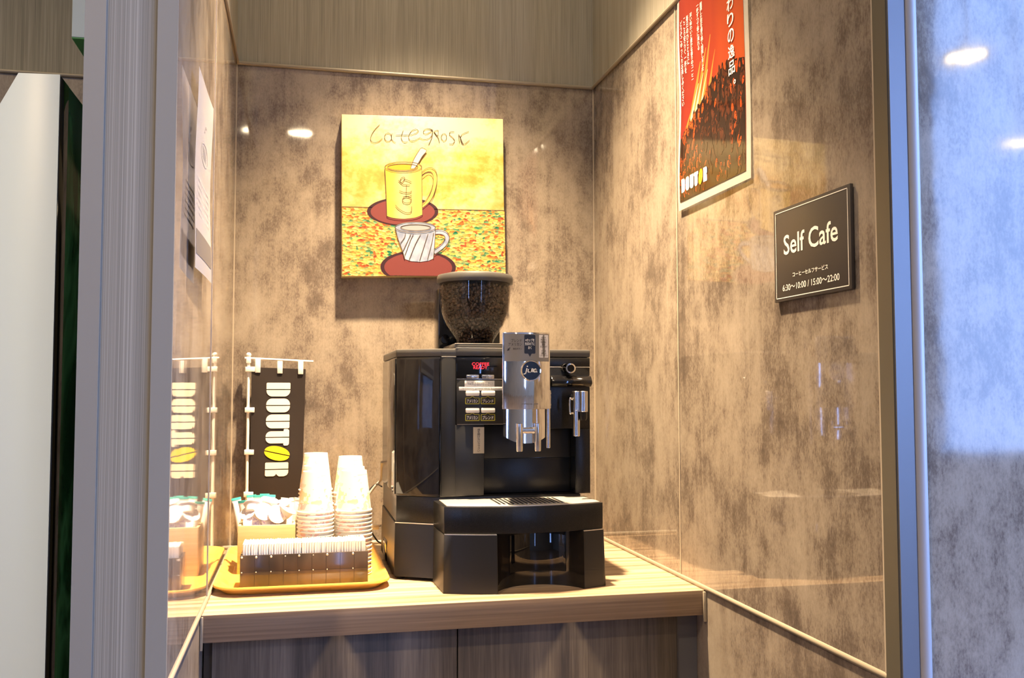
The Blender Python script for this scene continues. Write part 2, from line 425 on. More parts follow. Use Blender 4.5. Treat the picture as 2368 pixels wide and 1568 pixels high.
def logo(fn, x, y, h, parent, w_frac=.60, gap=.10):
    """six-letter split-bean wordmark, upright in (u, v), lower left at (x, y), letter height h; returns its three meshes"""
    H = 1.0; w = w_frac; g = .022; pen = 0.0
    A = BM(); Y = BM(); Z = BM()
    def put(bm, pts): poly(bm, fn, [(x + (pen + a) * h, y + b * h) for a, b in pts])
    for k, ch in enumerate(('D', 'O', 'U', 'T', 'o', 'R')):
        m_ = w / 2
        if ch == 'D':
            put(A, rrect(0, 0, m_ - g, H, .05, .01, .01, .05)); put(A, rrect(m_ + g, 0, w, H, .01, .25, .25, .01))
        elif ch == 'O':
            put(A, rrect(0, 0, m_ - g, H, .25, .01, .01, .25)); put(A, rrect(m_ + g, 0, w, H, .01, .25, .25, .01))
        elif ch == 'U':
            put(A, rrect(0, 0, m_ - g, H, .25, .01, .01, .05)); put(A, rrect(m_ + g, 0, w, H, .01, .25, .05, .01))
        elif ch == 'T':
            put(A, rrect(.04, 0, m_ - g, H, .22, .01, .01, .0)); put(A, rrect(m_ + g, 0, w - .04, H, .01, .22, .0, .01))
            put(A, rrect(-.06, .76, .05, H, .05, .0, .0, .10)); put(A, rrect(w - .05, .76, w + .06, H, .0, .05, .10, .0))
        elif ch == 'o':
            for s in (-1, 1):
                e = ell(0, 0, w * .50, .55, 30, -math.pi / 2, math.pi / 2)
                q = []
                for a, b in e:
                    aa, bb = s * (a * .94 + g), b
                    t = -.22; q.append((m_ + aa * math.cos(t) - bb * math.sin(t), .5 + aa * math.sin(t) + bb * math.cos(t)))
                put(Y, q)
        else:
            put(Z, rrect(0, 0, m_ - g, H, .05, .01, .01, .05))
            put(Z, [(m_ + g, 0), (w - .05, 0), (w - .01, .05), (w - .01, .36), (w - .05, .44), (w - .12, .48), (w - .05, .53), (w, .60), (w, .82), (w - .05, .94), (w - .15, 1), (m_ + g, 1)])
        pen += w + gap
    return A, Y, Z

def bead(name, pts, rr, m): return struct(name, tube(BM(), pts, rr, 10), m)
# ---------------------------------------------------------------- the room shell
def wallbox(parts): 
    bm = BM()
    for (x0, x1, y0, y1, z0, z1, mi) in parts: box(bm, x0, x1, y0, y1, z0, z1, mi)
    return bm
X0, X1 = -3.0, 6.0
struct('floor', wallbox([(X0, X1, YR, .3, ZF - .1, ZF, 0)]), floor_m)
struct('ceiling', wallbox([(X0, 1.9, YR, .3, ZCEIL, ZCEIL + .1, 0), (1.9, X1, YR, -1.1, ZHI, ZHI + .1, 0), (1.8, 1.9, YR, -1.1, ZCEIL + .1, ZHI + .1, 0)]), ceil_m)
struct('wall_back', wallbox([(-.002, W + .02, 0, .1, ZF, 0, 2), (-.002, W + .02, 0, .1, 0, ZT, 0), (-.002, W + .02, 0, .1, ZT, ZCEIL, 1)]), [stone, wallpaper, stone_low])
struct('wall_left', wallbox([(-.1055, -.003, -1.051, .18, ZF, ZCEIL, 2), (-.003, 0, -1.049, 0, ZF, 0, 3), (-.003, 0, -1.049, 0, 0, ZT, 0), (-.003, 0, -1.049, 0, ZT, ZCEIL, 1)]), [stone, wallpaper, wallpaper_end, stone_low])
struct('wall_right', wallbox([(W, W + .02, -1.222, 0, ZF, 0, 2), (W, W + .02, -1.222, 0, 0, ZT, 0), (W, W + .02, -1.222, 0, ZT, ZCEIL, 1)]), [stone, wallpaper, stone_low])
struct('wall_front', wallbox([(W + .02, 1.88, -1.222, -1.10, ZF, ZCEIL, 0), (1.88, X1, -1.222, -1.10, ZF, ZHI, 0)]), [stone_front])
struct('wall_back_left', wallbox([(X0, -.1055, .18, .3, ZF, ZT, 0), (X0, -.1055, .18, .3, ZT, ZCEIL, 1)]), [stone_low, wallpaper])
struct('wall_far_left', wallbox([(X0 - .1, X0, YR, .3, ZF, ZCEIL, 0)]), room_m)
struct('wall_far_right', wallbox([(X1, X1 + .1, YR, SIDE[0], ZF, ZHI, 0), (X1, X1 + .1, SIDE[1], -1.1, ZF, ZHI, 0), (X1, X1 + .1, SIDE[0], SIDE[1], ZF, SIDE[2], 0), (X1, X1 + .1, SIDE[0], SIDE[1], SIDE[3], ZHI, 0)]), room_m)
bm = BM()
for q in ((SIDE[0], SIDE[0] + .05, SIDE[2], SIDE[3]), (SIDE[1] - .05, SIDE[1], SIDE[2], SIDE[3]), (SIDE[0] + .05, SIDE[1] - .05, SIDE[2], SIDE[2] + .05), (SIDE[0] + .05, SIDE[1] - .05, SIDE[3] - .05, SIDE[3])):
    box(bm, X1 + .03, X1 + .08, q[0], q[1], q[2], q[3], 0, .003)
w_ = struct('window_4', bm, white_frame)
obj('pane', box(BM(), X1 + .05, X1 + .056, SIDE[0] + .05, SIDE[1] - .05, SIDE[2] + .05, SIDE[3] - .05), pane_m, w_)
rear = BM(); edges = sorted(WINDOWS); xcur = X0
for (a, b, c, d) in edges:
    box(rear, xcur, a, YR - .15, YR, ZF, ZHI); box(rear, a, b, YR - .15, YR, ZF, c); box(rear, a, b, YR - .15, YR, d, ZHI); xcur = b
box(rear, xcur, X1, YR - .15, YR, ZF, ZHI)
struct('wall_rear', rear, room_m)
for i, (a, b, c, d) in enumerate(WINDOWS):
    bm = BM()
    for q in ((a, a + .05, c, d), (b - .05, b, c, d), (a + .05, b - .05, c, c + .05), (a + .05, b - .05, d - .05, d)):
        box(bm, q[0], q[1], YR - .10, YR - .05, q[2], q[3], 0, .003)
    w_ = struct('window_%d' % (i + 1), bm, white_frame)
    p_ = obj('pane', box(BM(), a + .05, b - .05, YR - .078, YR - .072, c + .05, d - .05), pane_m, w_)
# trims: bead over the stone panels, bead at counter level, seams, end profiles
bead('trim_1', [(0, -.003, ZT), (W, -.003, ZT)], .0045, bead_m)
bead('trim_2', [(W - .003, 0, ZT), (W - .003, -1.19, ZT)], .0045, bead_m)
bead('trim_3', [(.002, 0, ZT), (.002, -1.045, ZT)], .0035, bead_m)
def flat_bead(name, x, side, y0, y1, z, h, d, m):
    P = [(x + side * d * math.sin(t), y0, z + h * math.cos(t)) for t in [math.pi * i / 12 for i in range(13)]]
    return struct(name, extrude(BM(), P, (0, y1 - y0, 0)), m)
flat_bead('trim_4', W + .0005, -1, 0, -1.194, .0035, .0046, .0040, bead_m)
flat_bead('trim_5', -.0005, 1, 0, -1.045, .0035, .0042, .0040, bead_m)
bead('trim_6', [(0, -.004, .004), (W, -.004, .004)], .005, bead_m)
bead('trim_7', [(X0, .178, ZT), (-.1055, .178, ZT)], .005, bead_m)
struct('trim_8', box(BM(), W - .0012, W + .001, -.5405, -.5365, .008, ZT), lightstrip)
struct('trim_9', box(BM(), -.001, .0012, -.5405, -.5365, .008, ZT), lightstrip)
struct('trim_10', box(BM(), W - .0018, W + .001, -.004, .001, .008, ZT), lightstrip)
struct('trim_11', box(BM(), -.001, .0015, -.003, .001, .008, ZT), lightstrip)
struct('trim_12', box(BM(), W - .003, W + .003, -1.222, -1.194, ZF, ZCEIL), bronze)
struct('trim_19', box(BM(), W - .0012, W + .001, -1.1936, -1.1885, ZF, ZT), lightstrip)
struct('trim_13', box(BM(), W - .0015, W + .0215, -1.2255, -1.2215, ZF, ZCEIL), metal_blue)
struct('trim_14', tube(BM(), [(W + .0315, -1.2195, ZF), (W + .0315, -1.2195, ZCEIL)], .0095, 16), bead_w)
struct('trim_15', box(BM(), -.1055, -.0815, -1.0545, -1.0485, ZF, ZCEIL), metal_grey)
struct('trim_16', box(BM(), -.0225, .0012, -1.0545, -1.0485, ZF, ZCEIL), metal_grey)
struct('trim_17', box(BM(), W - .006, W - .0005, -.6565, -.6505, -.055, -.002, 0, .001), bead_m)
struct('trim_18', box(BM(), .0005, .005, -.6565, -.6505, -.055, -.002, 0, .001), bead_m)

# downlights
for (x, y, zl, wt, cone, where) in LAMPS:
    t = thing('ceiling_downlight', 'round warm white downlight ' + where, 'ceiling light', (x, y, zl - .012), 'ceiling downlights')
    obj('ring', lathe(BM(), [(.072, .012), (.088, .012), (.090, .004), (.086, 0), (.074, .002), (.072, .012)], (x, y, zl - .012), 40), dark_frame, t)
    if zl < ZCEIL: obj('suspension_rod', cyl(BM(), (x, y, zl), .006, ZHI - zl, n=12), dark_frame, t)
    obj('diffuser', lathe(BM(), [(.0001, .009), (.072, .009)], (x, y, zl - .012), 40), lamp_m, t)
    lamp_light(x, y, zl, wt, cone)

# ---------------------------------------------------------------- counter
ct = thing('countertop', 'light streaked wood counter top under the coffee machine and tray', 'countertop', (W / 2, -.32, -.044))
obj('top_board', box(BM(), .0005, W - .0005, -.649, -.0005, -.044, 0, 0, .0008), wood_top, ct)
obj('front_edge', box(BM(), .0005, W - .0005, -.6505, -.648, -.044, -.0004, 0, .0004), wood_edge, ct, 'darker brown front edge band')
cb = thing('base_cabinet', 'grey-brown wood-grain base cabinet with two doors below the counter', 'cabinet', (W / 2, -.32, ZF))
obj('carcass', box(BM(), .002, W - .002, -.60, -.002, ZF + .08, -.0445), grey_filler, cb)
obj('door', box(BM(), .0165, .4213, -.620, -.601, ZF + .085, -.047, 0, .001), wood_door, cb)
obj('door', box(BM(), .4233, .8255, -.620, -.601, ZF + .085, -.047, 0, .001), wood_door, cb)
obj('filler_strip', box(BM(), .829, W - .0005, -.611, -.6005, ZF + .085, -.0445), grey_filler, cb)
obj('plinth', box(BM(), .002, W - .002, -.57, -.55, ZF, ZF + .08), grey_filler, cb)

# ---------------------------------------------------------------- coffee machine
mc = thing('coffee_machine', 'black bean-to-cup coffee machine with chrome spout and clear bean hopper', 'coffee machine', (.52, -.33, 0))
XL, XR, YB, YF = .334, .7105, -.13, -.470
def outline(d=0.0, yb=YB): return [(XL + d, yb), (XL + d, -.42 - 0 + d), (.413, YF + d), (XR - d, YF + d), (XR - d, yb)]
def slab(z0, z1, d=0.0, bev=.0015): 
    return extrude(BM(), [(a, b, z0) for a, b in outline(d)], (0, 0, z1 - z0), 0, bev)
# body: upper housing with a recess at its front, made from abutting blocks in one mesh
b = BM()
extrude(b, [(XL, YB, .158), (XL, -.4205, .158), (.413, -.468, .158), (.4975, -.468, .158), (.4975, -.43, .158), (.68, -.43, .158), (.68, -.468, .158), (XR, -.468, .158), (XR, YB, .158)], (0, 0, .137), 0, .001)
extrude(b, [(a, c, .295) for a, c in outline(.0006)], (0, 0, .129), 0, .001)
obj('housing', b, blk_side, mc)
lid = slab(.4245, .4395, -.0008, .003)
obj('top_lid', lid, blk_lid, mc)
b = box(BM(), .441, .552, -.4735, -.40, .4255, .4412, 0, .002)
box(b, .4475, .552, -.42, -.27, .4395, .4525, 0, .003)
obj('raised_lid', b, blk_lid, mc)
# water tank, chamfered glossy panel at the left
dx, dy = .413 - XL, -.05
def chf(t, out): 
    n_ = Vector((dy, -dx, 0)).normalized()
    return Vector((XL + dx * t, -.42 + dy * t, 0)) + n_ * out
b = extrude(BM(), [chf(.02, -.001), chf(.985, -.001), chf(.985, .0022), chf(.02, .0022)], (0, 0, .258), 0, .0006)
for v in b.verts: v.co.z += .162
obj('water_tank', b, blk_gloss, mc, 'glossy black tank front')
obj('side_panel', box(BM(), XL - .0022, XL + .001, -.415, -.14, .16, .4215, 0, .0008), blk_side, mc)
obj('front_panel', box(BM(), .4145, .4415, -.4725, -.4675, .16, .4225, 0, .0008), blk_satin, mc)
# control panel
PX, PZ = .4433, .4233
def cp(x, y): return PX + x / 1000.0, PZ - y / 1000.0
def cbox(x0, y0, x1, y1, ya, yb, bev=.0006):
    a, b_ = cp(x0, y1); c, d = cp(x1, y0); return box(BM(), a, c, yb, ya, b_, d, 0, bev)
FY = -.4775
pan = obj('control_panel', cbox(0, 43, 92, 128, -.468, -.4775, .001), blk_satin, mc)
obj('display', cbox(0, 2, 92, 41.5, -.468, -.4755, .0008), blk_gloss, mc, 'glossy display window')
obj('trim_or_highlight_line', cbox(0, 41.3, 92, 42.8, -.468, -.4785, .0003), chrome_b, pan)
ff = lambda off: plane_fn((0, FY - off, 0), (1, 0, 0), (0, 0, 1))
def ctext(name, body, x0, y0, x1, y1, off, par, m, **k):
    a, b_ = cp(x0, y1); c, d = cp(x1, y0); return text(name, body, ff(off), (a, b_, c, d), par, m, **k)
disp = [o for o in mc.children if o.name.startswith('display')][0]
text('lettering', 'COFFEE', plane_fn((0, -.4758, 0), (1, 0, 0), (0, 0, 1)), (*cp(29.5, 16), *cp(63, 10.2)), disp, led, bold=.0, label='red lit words')
text('lettering', 'READY', plane_fn((0, -.4758, 0), (1, 0, 0), (0, 0, 1)), (*cp(32.5, 22.6), *cp(59.5, 17)), disp, led, bold=.0, label='red lit words')
for (a, g) in ((17.8, 'O'), (47.5, '≋')):
    k = obj('menu_button', cbox(a, 33.3, a + 24.8, 41.0, -.472, -.4815, .002), chrome_b, mc, 'small grey button')
    x_, z_ = cp(a + 12.4, 38)
    bm = BM()
    if g == 'O': strip(bm, plane_fn((0, -.4818, 0), (1, 0, 0), (0, 0, 1)), [(x_ + p, z_ + q) for p, q in ell(0, 0, .002, .002, 12)] + [(x_ + .002, z_)], .0006, k=1)
    else:
        for s in (-.0024, 0, .0024): strip(bm, plane_fn((0, -.4818, 0), (1, 0, 0), (0, 0, 1)), [(x_ + s - .0008, z_ - .002), (x_ + s + .0005, z_ + .0015)], .0007, k=1)
    obj('symbol', bm, white_ink, k)
s1 = obj('sticker', cbox(15, 44.8, 73, 56.4, -.477, -.4782, .0001), white_paper, mc, 'white Japanese notice sticker')
ctext('lettering', '↑※押さないで下さい', 20, 47.4, 69, 54.4, .0010, s1, ink_grey)
s2 = obj('sticker', cbox(4, 56.8, 94, 63.6, -.477, -.4786, .0001), white_paper, mc, 'white English notice sticker')
ctext('lettering', "↑Don't press this button.", 9, 58.2, 88, 63.0, .0014, s2, ink_grey)
for row, (yb0, yb1, yl0, yl1) in enumerate(((64.4, 74, 77.8, 89.2), (96.8, 106.5, 109.4, 121.0))):
    for colm, (xb0, xb1) in enumerate(((17, 43.2), (47, 73.6))):
        nm = ('アメリカン', 'ブレンド')[colm]
        k = obj('brew_button', cbox(xb0, yb0, xb1, yb1, -.474, -.4845, .0022), white_p, mc, 'white brew button')
        bm = BM(); P = [(xb0, yl1), (xb1, yl1), (xb1, yl0), (xb0 + 17.5, yl0), (xb0 + 13.1, yl0 - 3), (xb0 + 8.5, yl0), (xb0, yl0)]
        poly(bm, ff(.0003), [cp(*p) for p in P])
        lb = obj('button_label', bm, ink, mc, 'black label edged in yellow')
        bm = BM()
        for i in range(len(P)): strip(bm, ff(.0006), [cp(*P[i]), cp(*P[(i + 1) % len(P)])], .0013, k=1)
        obj('border', bm, olive_ink, lb)
        ctext('lettering', nm, xb0 + 2.5, yl0 + 2.6, xb1 - 2.5, yl1 - 2.0, .0006, lb, white_ink, bold=.02)
# column below the control panel with its vertical sticker, and the recess behind the spout
col_ = obj('front_column', box(BM(), .4145, .4968, -.4720, -.4675, .16, .294, 0, .0008), blk_satin, mc)
st = obj('sticker', box(BM(), .4760, .4972, -.4731, -.4719, .2395, .2895, 0, .0001), label_beige, mc, 'vertical beige notice sticker')
text('lettering', '\n'.join('扉を開けないで下さい'), plane_fn((0, -.4733, 0), (1, 0, 0), (0, 0, 1)), (.4838, .2425, .4894, .2870), st, ink, line=.9)
b = box(BM(), .4980, .6795, -.4345, -.4295, .227, .294, 0, .0008)
obj('recess_upper', b, blk_satin, mc)
obj('recess_lower', box(BM(), .4980, .6795, -.4345, -.4295, .16, .2262, 0, .0008), blk, mc)
b = box(BM(), .6035, .7095, -.4725, -.4675, .405, .4230, 0, .001); box(b, .6035, .7095, -.4715, -.4675, .285, .4045, 0, .001)
obj('steam_panel', b, blk, mc)
obj('side_column', box(BM(), .6805, .7095, -.4715, -.4675, .16, .284, 0, .001), blk, mc)
# lower base at the left
b = extrude(BM(), [(XL + .001, YB, 0.107), (XL + .001, -.4210, .107), (.412, -.4690, .107), (.69, -.4690, .107), (.69, YB, .107)], (0, 0, .0505), 0, .001)
obj('base_upper', b, blk, mc)
t = bmesh.new()
lo = [(XL - .0035, YB, 0.006), (XL - .0035, -.4275, .006), (.4115, -.4765, .006), (.7095, -.474, .006), (.7095, YB, .006)]
hi = [(XL - .001, YB, .1062), (XL - .001, -.4228, .1062), (.4115, -.4712, .1062), (.7095, -.471, .1062), (.7095, YB, .1062)]
a_ = [t.verts.new(p) for p in lo]; c_ = [t.verts.new(p) for p in hi]
t.faces.new(a_[::-1]); t.faces.new(c_)
for i in range(5): t.faces.new((a_[i], a_[(i + 1) % 5], c_[(i + 1) % 5], c_[i]))
bmesh.ops.recalc_face_normals(t, faces=list(t.faces)); bmesh.ops.bevel(t, geom=list(t.edges), offset=.0012, segments=2, affect='EDGES')
b = BM(); merge(b, t)
obj('base_lower', b, blk_satin, mc)
for x_ in (.345, .69):
    for y_ in (-.41, -.145): obj('foot', cyl(BM(), (x_, y_, 0), .010, .007, n=16), blk, mc)
obj('side_grip', box(BM(), XL - .0045, XL + .001, -.27, -.20, .006, .048, 0, .002), blk_gloss, mc)
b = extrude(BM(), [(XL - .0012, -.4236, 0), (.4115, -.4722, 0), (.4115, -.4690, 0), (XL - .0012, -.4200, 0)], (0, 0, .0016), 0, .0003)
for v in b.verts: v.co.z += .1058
obj('trim_or_highlight_line', b, steel, mc, 'thin silver strip drawn as an edge highlight')
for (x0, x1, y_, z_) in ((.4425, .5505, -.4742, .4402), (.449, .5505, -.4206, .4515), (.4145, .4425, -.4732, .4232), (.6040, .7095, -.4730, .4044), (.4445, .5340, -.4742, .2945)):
    obj('trim_or_highlight_line', box(BM(), x0, x1, y_, y_ + .003, z_, z_ + .0012, 0, .0003), steel, mc, 'thin silver strip drawn as an edge highlight')  # silver strips stand in for lamp highlights along lid and panel edges
# drip tray block
CX = .554
def arc_y(x, yo=0.0): return -.6005 + 1.37 * (x - CX) ** 2 + yo
def arc(x0, x1, n, yo=0.0): return [(x0 + (x1 - x0) * i / n, arc_y(x0 + (x1 - x0) * i / n, yo)) for i in range(n + 1)]
b = BM()
extrude(b, [(p[0], p[1], .1045) for p in arc(.4055, .7025, 20)] + [(.7025, -.47, .1045), (.4000, -.47, .1045)], (0, 0, .0475), 0, .0012)
tray_blk = obj('drip_tray', b, blk, mc)
b = BM()
extrude(b, [(p[0], p[1], .1515) for p in arc(.4105, .6975, 20, .005)] + [(.6975, -.472, .1515), (.4105, -.472, .1515)], (0, 0, .0022), 0, .0006)
obj('drip_plate', b, steel, tray_blk, 'steel top plate')
b = BM()
for i in range(15):
    x_ = .505 + i * .0085; box(b, x_, x_ + .004, arc_y(x_, .02), -.49, .1537, .1548, 0, .0004)
obj('grille', b, chrome_b, tray_blk, 'metal drip grille')
for (x0, x1) in ((.4050, .4968), (.6592, .7030)):
    t = bmesh.new(); n = 6
    lo = [(p[0], p[1] - .006, 0) for p in arc(x0 - (.0015 if x0 < .5 else -.0005), x1 + (.0008 if x0 < .5 else .003), n)]; hi = [(p[0], p[1] - .0028, .1035) for p in arc(x0, x1, n)]
    lo += [(lo[-1][0], -.47, 0), (lo[0][0] - (.004 if x0 < .5 else 0), -.47, 0)]; hi += [(hi[-1][0], -.47, .1035), (hi[0][0] - (.004 if x0 < .5 else 0), -.47, .1035)]
    a_ = [t.verts.new(p) for p in lo]; c_ = [t.verts.new(p) for p in hi]; n = len(lo)
    t.faces.new(a_[::-1]); t.faces.new(c_)
    for i in range(n): t.faces.new((a_[i], a_[(i + 1) % n], c_[(i + 1) % n], c_[i]))
    bmesh.ops.recalc_face_normals(t, faces=list(t.faces)); bmesh.ops.bevel(t, geom=[e for e in t.edges], offset=.0008, segments=1, affect='EDGES')
    b = BM(); merge(b, t)
    fb_ = obj('front_block', b, blk_satin, mc)
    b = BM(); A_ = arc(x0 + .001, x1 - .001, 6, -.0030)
    extrude(b, [(p[0], p[1], .1028) for p in A_] + [(p[0], p[1] + .003, .1028) for p in reversed(A_)], (0, 0, .0016)); obj('trim_or_highlight_line', b, steel, fb_, 'thin silver strip drawn as an edge highlight')
def rec_y(x): 
    s = (x - .578) / .081; return -.592 + .058 * max(0, 1 - s * s) ** .75
xs = [.497 + .162 * i / 24 for i in range(25)]
b = BM()
extrude(b, [(x, rec_y(x), .0) for x in xs] + [(.659, -.49, 0), (.497, -.49, 0)], (0, 0, .1040))
rc = obj('concave_recess', b, blk_recess, mc)
b = BM(); xs = [.5300 + .104 * i / 20 for i in range(21)]
extrude(b, [(x, rec_y(x) - .0018, .026) for x in xs] + [(x, rec_y(x) + .001, .026) for x in reversed(xs)], (0, 0, .0765), 0, .0005)
obj('dark_reflection_panel', b, blk_gloss, mc, 'glossy black inset drawn as a dark reflection')  # black inset stands in for a dark reflection in the recess
# chrome spout
SX, SA = .5552, .0450
def sp_y(dx, a=SA, d=.0095, y0=-.578): return y0 - d * (1 - min(1, abs(dx) / a) ** 2.2)
def spout_poly(a, d, y0, z, n=28):
    P = [(SX + a * (-1 + 2 * i / n), sp_y(a * (-1 + 2 * i / n), a, d, y0), z) for i in range(n + 1)]
    return P
b = BM()
extrude(b, spout_poly(SA, .0095, -.578, .3255) + [(SX + SA, -.566, .3255), (SX + .020, -.4695, .3255), (SX - .0185, -.4695, .3255), (SX - SA + .0035, -.566, .3255)], (0, 0, .140), 0, .0012)
hs = obj('spout_cover', b, chrome, mc, 'chrome spout cover')
# lower spout: open shell with a rounded lower edge
b = BM(); n = 26; a = .0392
inner = []; rows = []
for (ins, yo) in ((0, 0), (.0016, .0016)):
    top = []; bot = []
    for i in range(n + 1):
        dx = a * (-1 + 2 * i / n) * (1 - ins / a)
        y_ = sp_y(dx, a, .0085, -.572) + yo if 0 < i < n else -.560
        zb = .2635 + .0125 * (abs(dx) / a) ** 2.5
        top.append(b.verts.new((SX + dx, y_, .3258))); bot.append(b.verts.new((SX + dx, y_, zb)))
    rows.append((top, bot))
(t0, b0), (t1, b1) = rows
for i in range(n):
    b.faces.new((t0[i], t0[i + 1], b0[i + 1], b0[i])); b.faces.new((t1[i], b1[i], b1[i + 1], t1[i + 1])); b.faces.new((b0[i], b0[i + 1], b1[i + 1], b1[i])); b.faces.new((t0[i], t1[i], t1[i + 1], t0[i + 1]))
bmesh.ops.recalc_face_normals(b, faces=list(b.faces))
box(b, SX - .016, SX + .018, -.56, -.475, .290, .3258, 0, .001)
ls = obj('spout_shroud', b, chrome, mc, 'chrome lower shroud')
b = BM()
for x_ in (.5405, .5744): lathe(b, [(.0045, .050), (.0062, .050), (.0062, .002), (.0056, 0), (.0045, 0), (.0045, .05)], (x_, -.5860, .2495), 20)
tube(b, [(.5405, -.580, .287), (.5744, -.580, .287)], .006, 14)
obj('nozzle_pair', b, chrome, mc, 'chrome coffee nozzles')
b = BM(); cyl(b, (.6015, -.558, .2533), .0042, .10, n=18); cyl(b, (.6015, -.558, .326), .0056, .034, n=18)
for z_ in (.331, .345, .352): lathe(b, [(.0056, 0), (.0066, .002), (.0056, .004)], (.6015, -.558, z_), 18)
obj('milk_pipe', b, chrome_b, mc, 'slim chrome pipe')
sfn = lambda off: (lambda a_, b_: Vector((SX + a_, sp_y(a_) - off, b_)))
b = BM(); n = 24
def sheet(bm, fn, u0, v0, u1, v1, n=16):
    pr = None
    for i in range(n + 1):
        u_ = u0 + (u1 - u0) * i / n; p = bm.verts.new(fn(u_, v0)); q = bm.verts.new(fn(u_, v1))
        if pr: bm.faces.new((pr[0], p, q, pr[1]))
        pr = (p, q)
sheet(b, sfn(.0004), -.0415, .4125, .0425, .4625)
pl = obj('label_plate', b, plate_grey, mc, 'grey printed plate on the spout')
text('lettering', 'ブレンド\nアメリカン', sfn(.0008), (-.0345, .4405, -.0105, .4535), pl, ink, align='RIGHT')
text('lettering', '抽出ボタン', sfn(.0008), (-.0265, .4335, -.0105, .4372), pl, ink)
b = BM(); poly(b, sfn(.0008), [(-.0368, .4312), (-.0350, .4366), (-.0342, .4352), (-.0320, .4378), (-.0312, .4368), (-.0333, .4340), (-.0322, .4330)]); obj('arrow', b, ink, pl)
b = BM(); P = rrect(-.0060, .4265, .0150, .4608, .002, .002, .002, .002, 4); poly(b, sfn(.0008), P)
poly(b, sfn(.0008), [(.0010, .4266), (.0045, .4206), (.0080, .4266)])
db = obj('label', b, label_black, mc, 'black cup-position label with arrow')
text('lettering', '※カップを\n矢印の下に\nおく', sfn(.0012), (-.0048, .4345, .0138, .4540), db, white_ink, bold=.02, line=1.1)
b = BM(); poly(b, sfn(.0008), rrect(.0222, .4195, .0408, .4610, .001, .001, .001, .001, 3)); wl = obj('label', b, white_paper, mc, 'white instruction label')
text('lettering', 'ボタンを\n押してから\n約10秒後に\n抽出が\nはじまります\n。\nボタンの\n2度押しは\nしないで下さい', sfn(.0012), (.0236, .4215, .0396, .4580), wl, ink, bold=.01)
text('lettering', 'IMPRESSA XS90', sfn(.0006), (-.010, .3335, .0205, .3362), hs, ink_grey)
bc = (SX + .006, -.5868, .3955)
b = lathe(BM(), [(.0168, 0), (.0182, -.001), (.0190, -.003), (.0182, -.0048), (.0168, -.0042), (.0164, -.003)], bc, 40, 0, 'Y'); bd = obj('badge', b, chrome, mc, 'round badge')
b = lathe(BM(), [(.0001, -.0036), (.0166, -.0036)], bc, 40, 0, 'Y'); obj('badge_face', b, mat('badge_navy', (.008, .012, .03), .12), bd)
# script wordmark on the badge
bm = BM(); bf = plane_fn((bc[0], bc[1] - .0040, bc[2]), (1, 0, 0), (0, 0, 1))
S_ = .0001
for st_ in ([(-78, 45), (-88, 0), (-104, -50), (-140, -62)], [(-48, 30), (-58, -12), (-46, -26), (-24, -14), (-12, 30), (-22, -22), (-8, -24)], [(6, -26), (16, 26), (18, 34), (38, 26), (32, -10), (42, -26)],
            [(98, 22), (74, 30), (54, 6), (58, -20), (80, -22), (102, 24), (94, -16), (116, -24)]):
    strip(bm, bf, [(p[0] * S_, p[1] * S_) for p in st_], .0019)
poly(bm, bf, [(p[0], p[1]) for p in ell(-.0070, .0078, .0012, .0012, 12)])
obj('lettering', bm, white_ink, bd)
# knob, ledge and hot-water wand on the right
b = BM(); lathe(b, [(.0001, .012), (.0075, .012), (.0085, .008), (.0085, 0), (.0075, -.002)], (.6585, -.4795, .4035), 24, 0, 'Y')
lathe(b, [(.0072, .010), (.0098, .009), (.0105, .004), (.0098, 0), (.0072, -.0006), (.0068, .001), (.0068, .010)], (.6655, -.4895, .4025), 28, 0, 'Y')
kn = obj('steam_knob', b, chrome, mc, 'chrome steam knob')
obj('knob_cap', lathe(BM(), [(.0001, .0015), (.0070, .0015)], (.6655, -.4895, .4025), 24, 0, 'Y'), blk_gloss, kn)
b = extrude(BM(), [(.6270, -.4715, .3700), (.6270, -.484, .3665), (.6270, -.492, .3720), (.6270, -.492, .3790), (.6270, -.484, .3870), (.6270, -.4715, .3905)], (.0815, 0, 0), 0, .0016)
obj('ledge', b, blk_gloss, mc)
b = BM(); cyl(b, (.6670, -.520, .2725), .0070, .085, n=24); cyl(b, (.6785, -.528, .3190), .0088, .0390, n=26)
cyl(b, (.6680, -.520, .3215), .0085, .0365, n=26)
tube(b, [(.6700, -.47, .347), (.6690, -.520, .347)], .006, 14)
wd = obj('water_wand', b, chrome_b, mc, 'brushed chrome hot water wand')
obj('wand_tip', lathe(BM(), [(.0001, 0), (.0050, 0), (.0072, .004), (.0076, .0165), (.0001, .0165)], (.6785, -.528, .3025), 22), blk, wd)
b = BM(); tube(b, smooth_path([(.6600, -.522, .343), (.6545, -.523, .3440), (.6530, -.523, .338), (.6530, -.523, .322), (.6545, -.523, .3160), (.6600, -.522, .317)], 5), .0022, 10)
obj('wand_handle', b, chrome, wd)
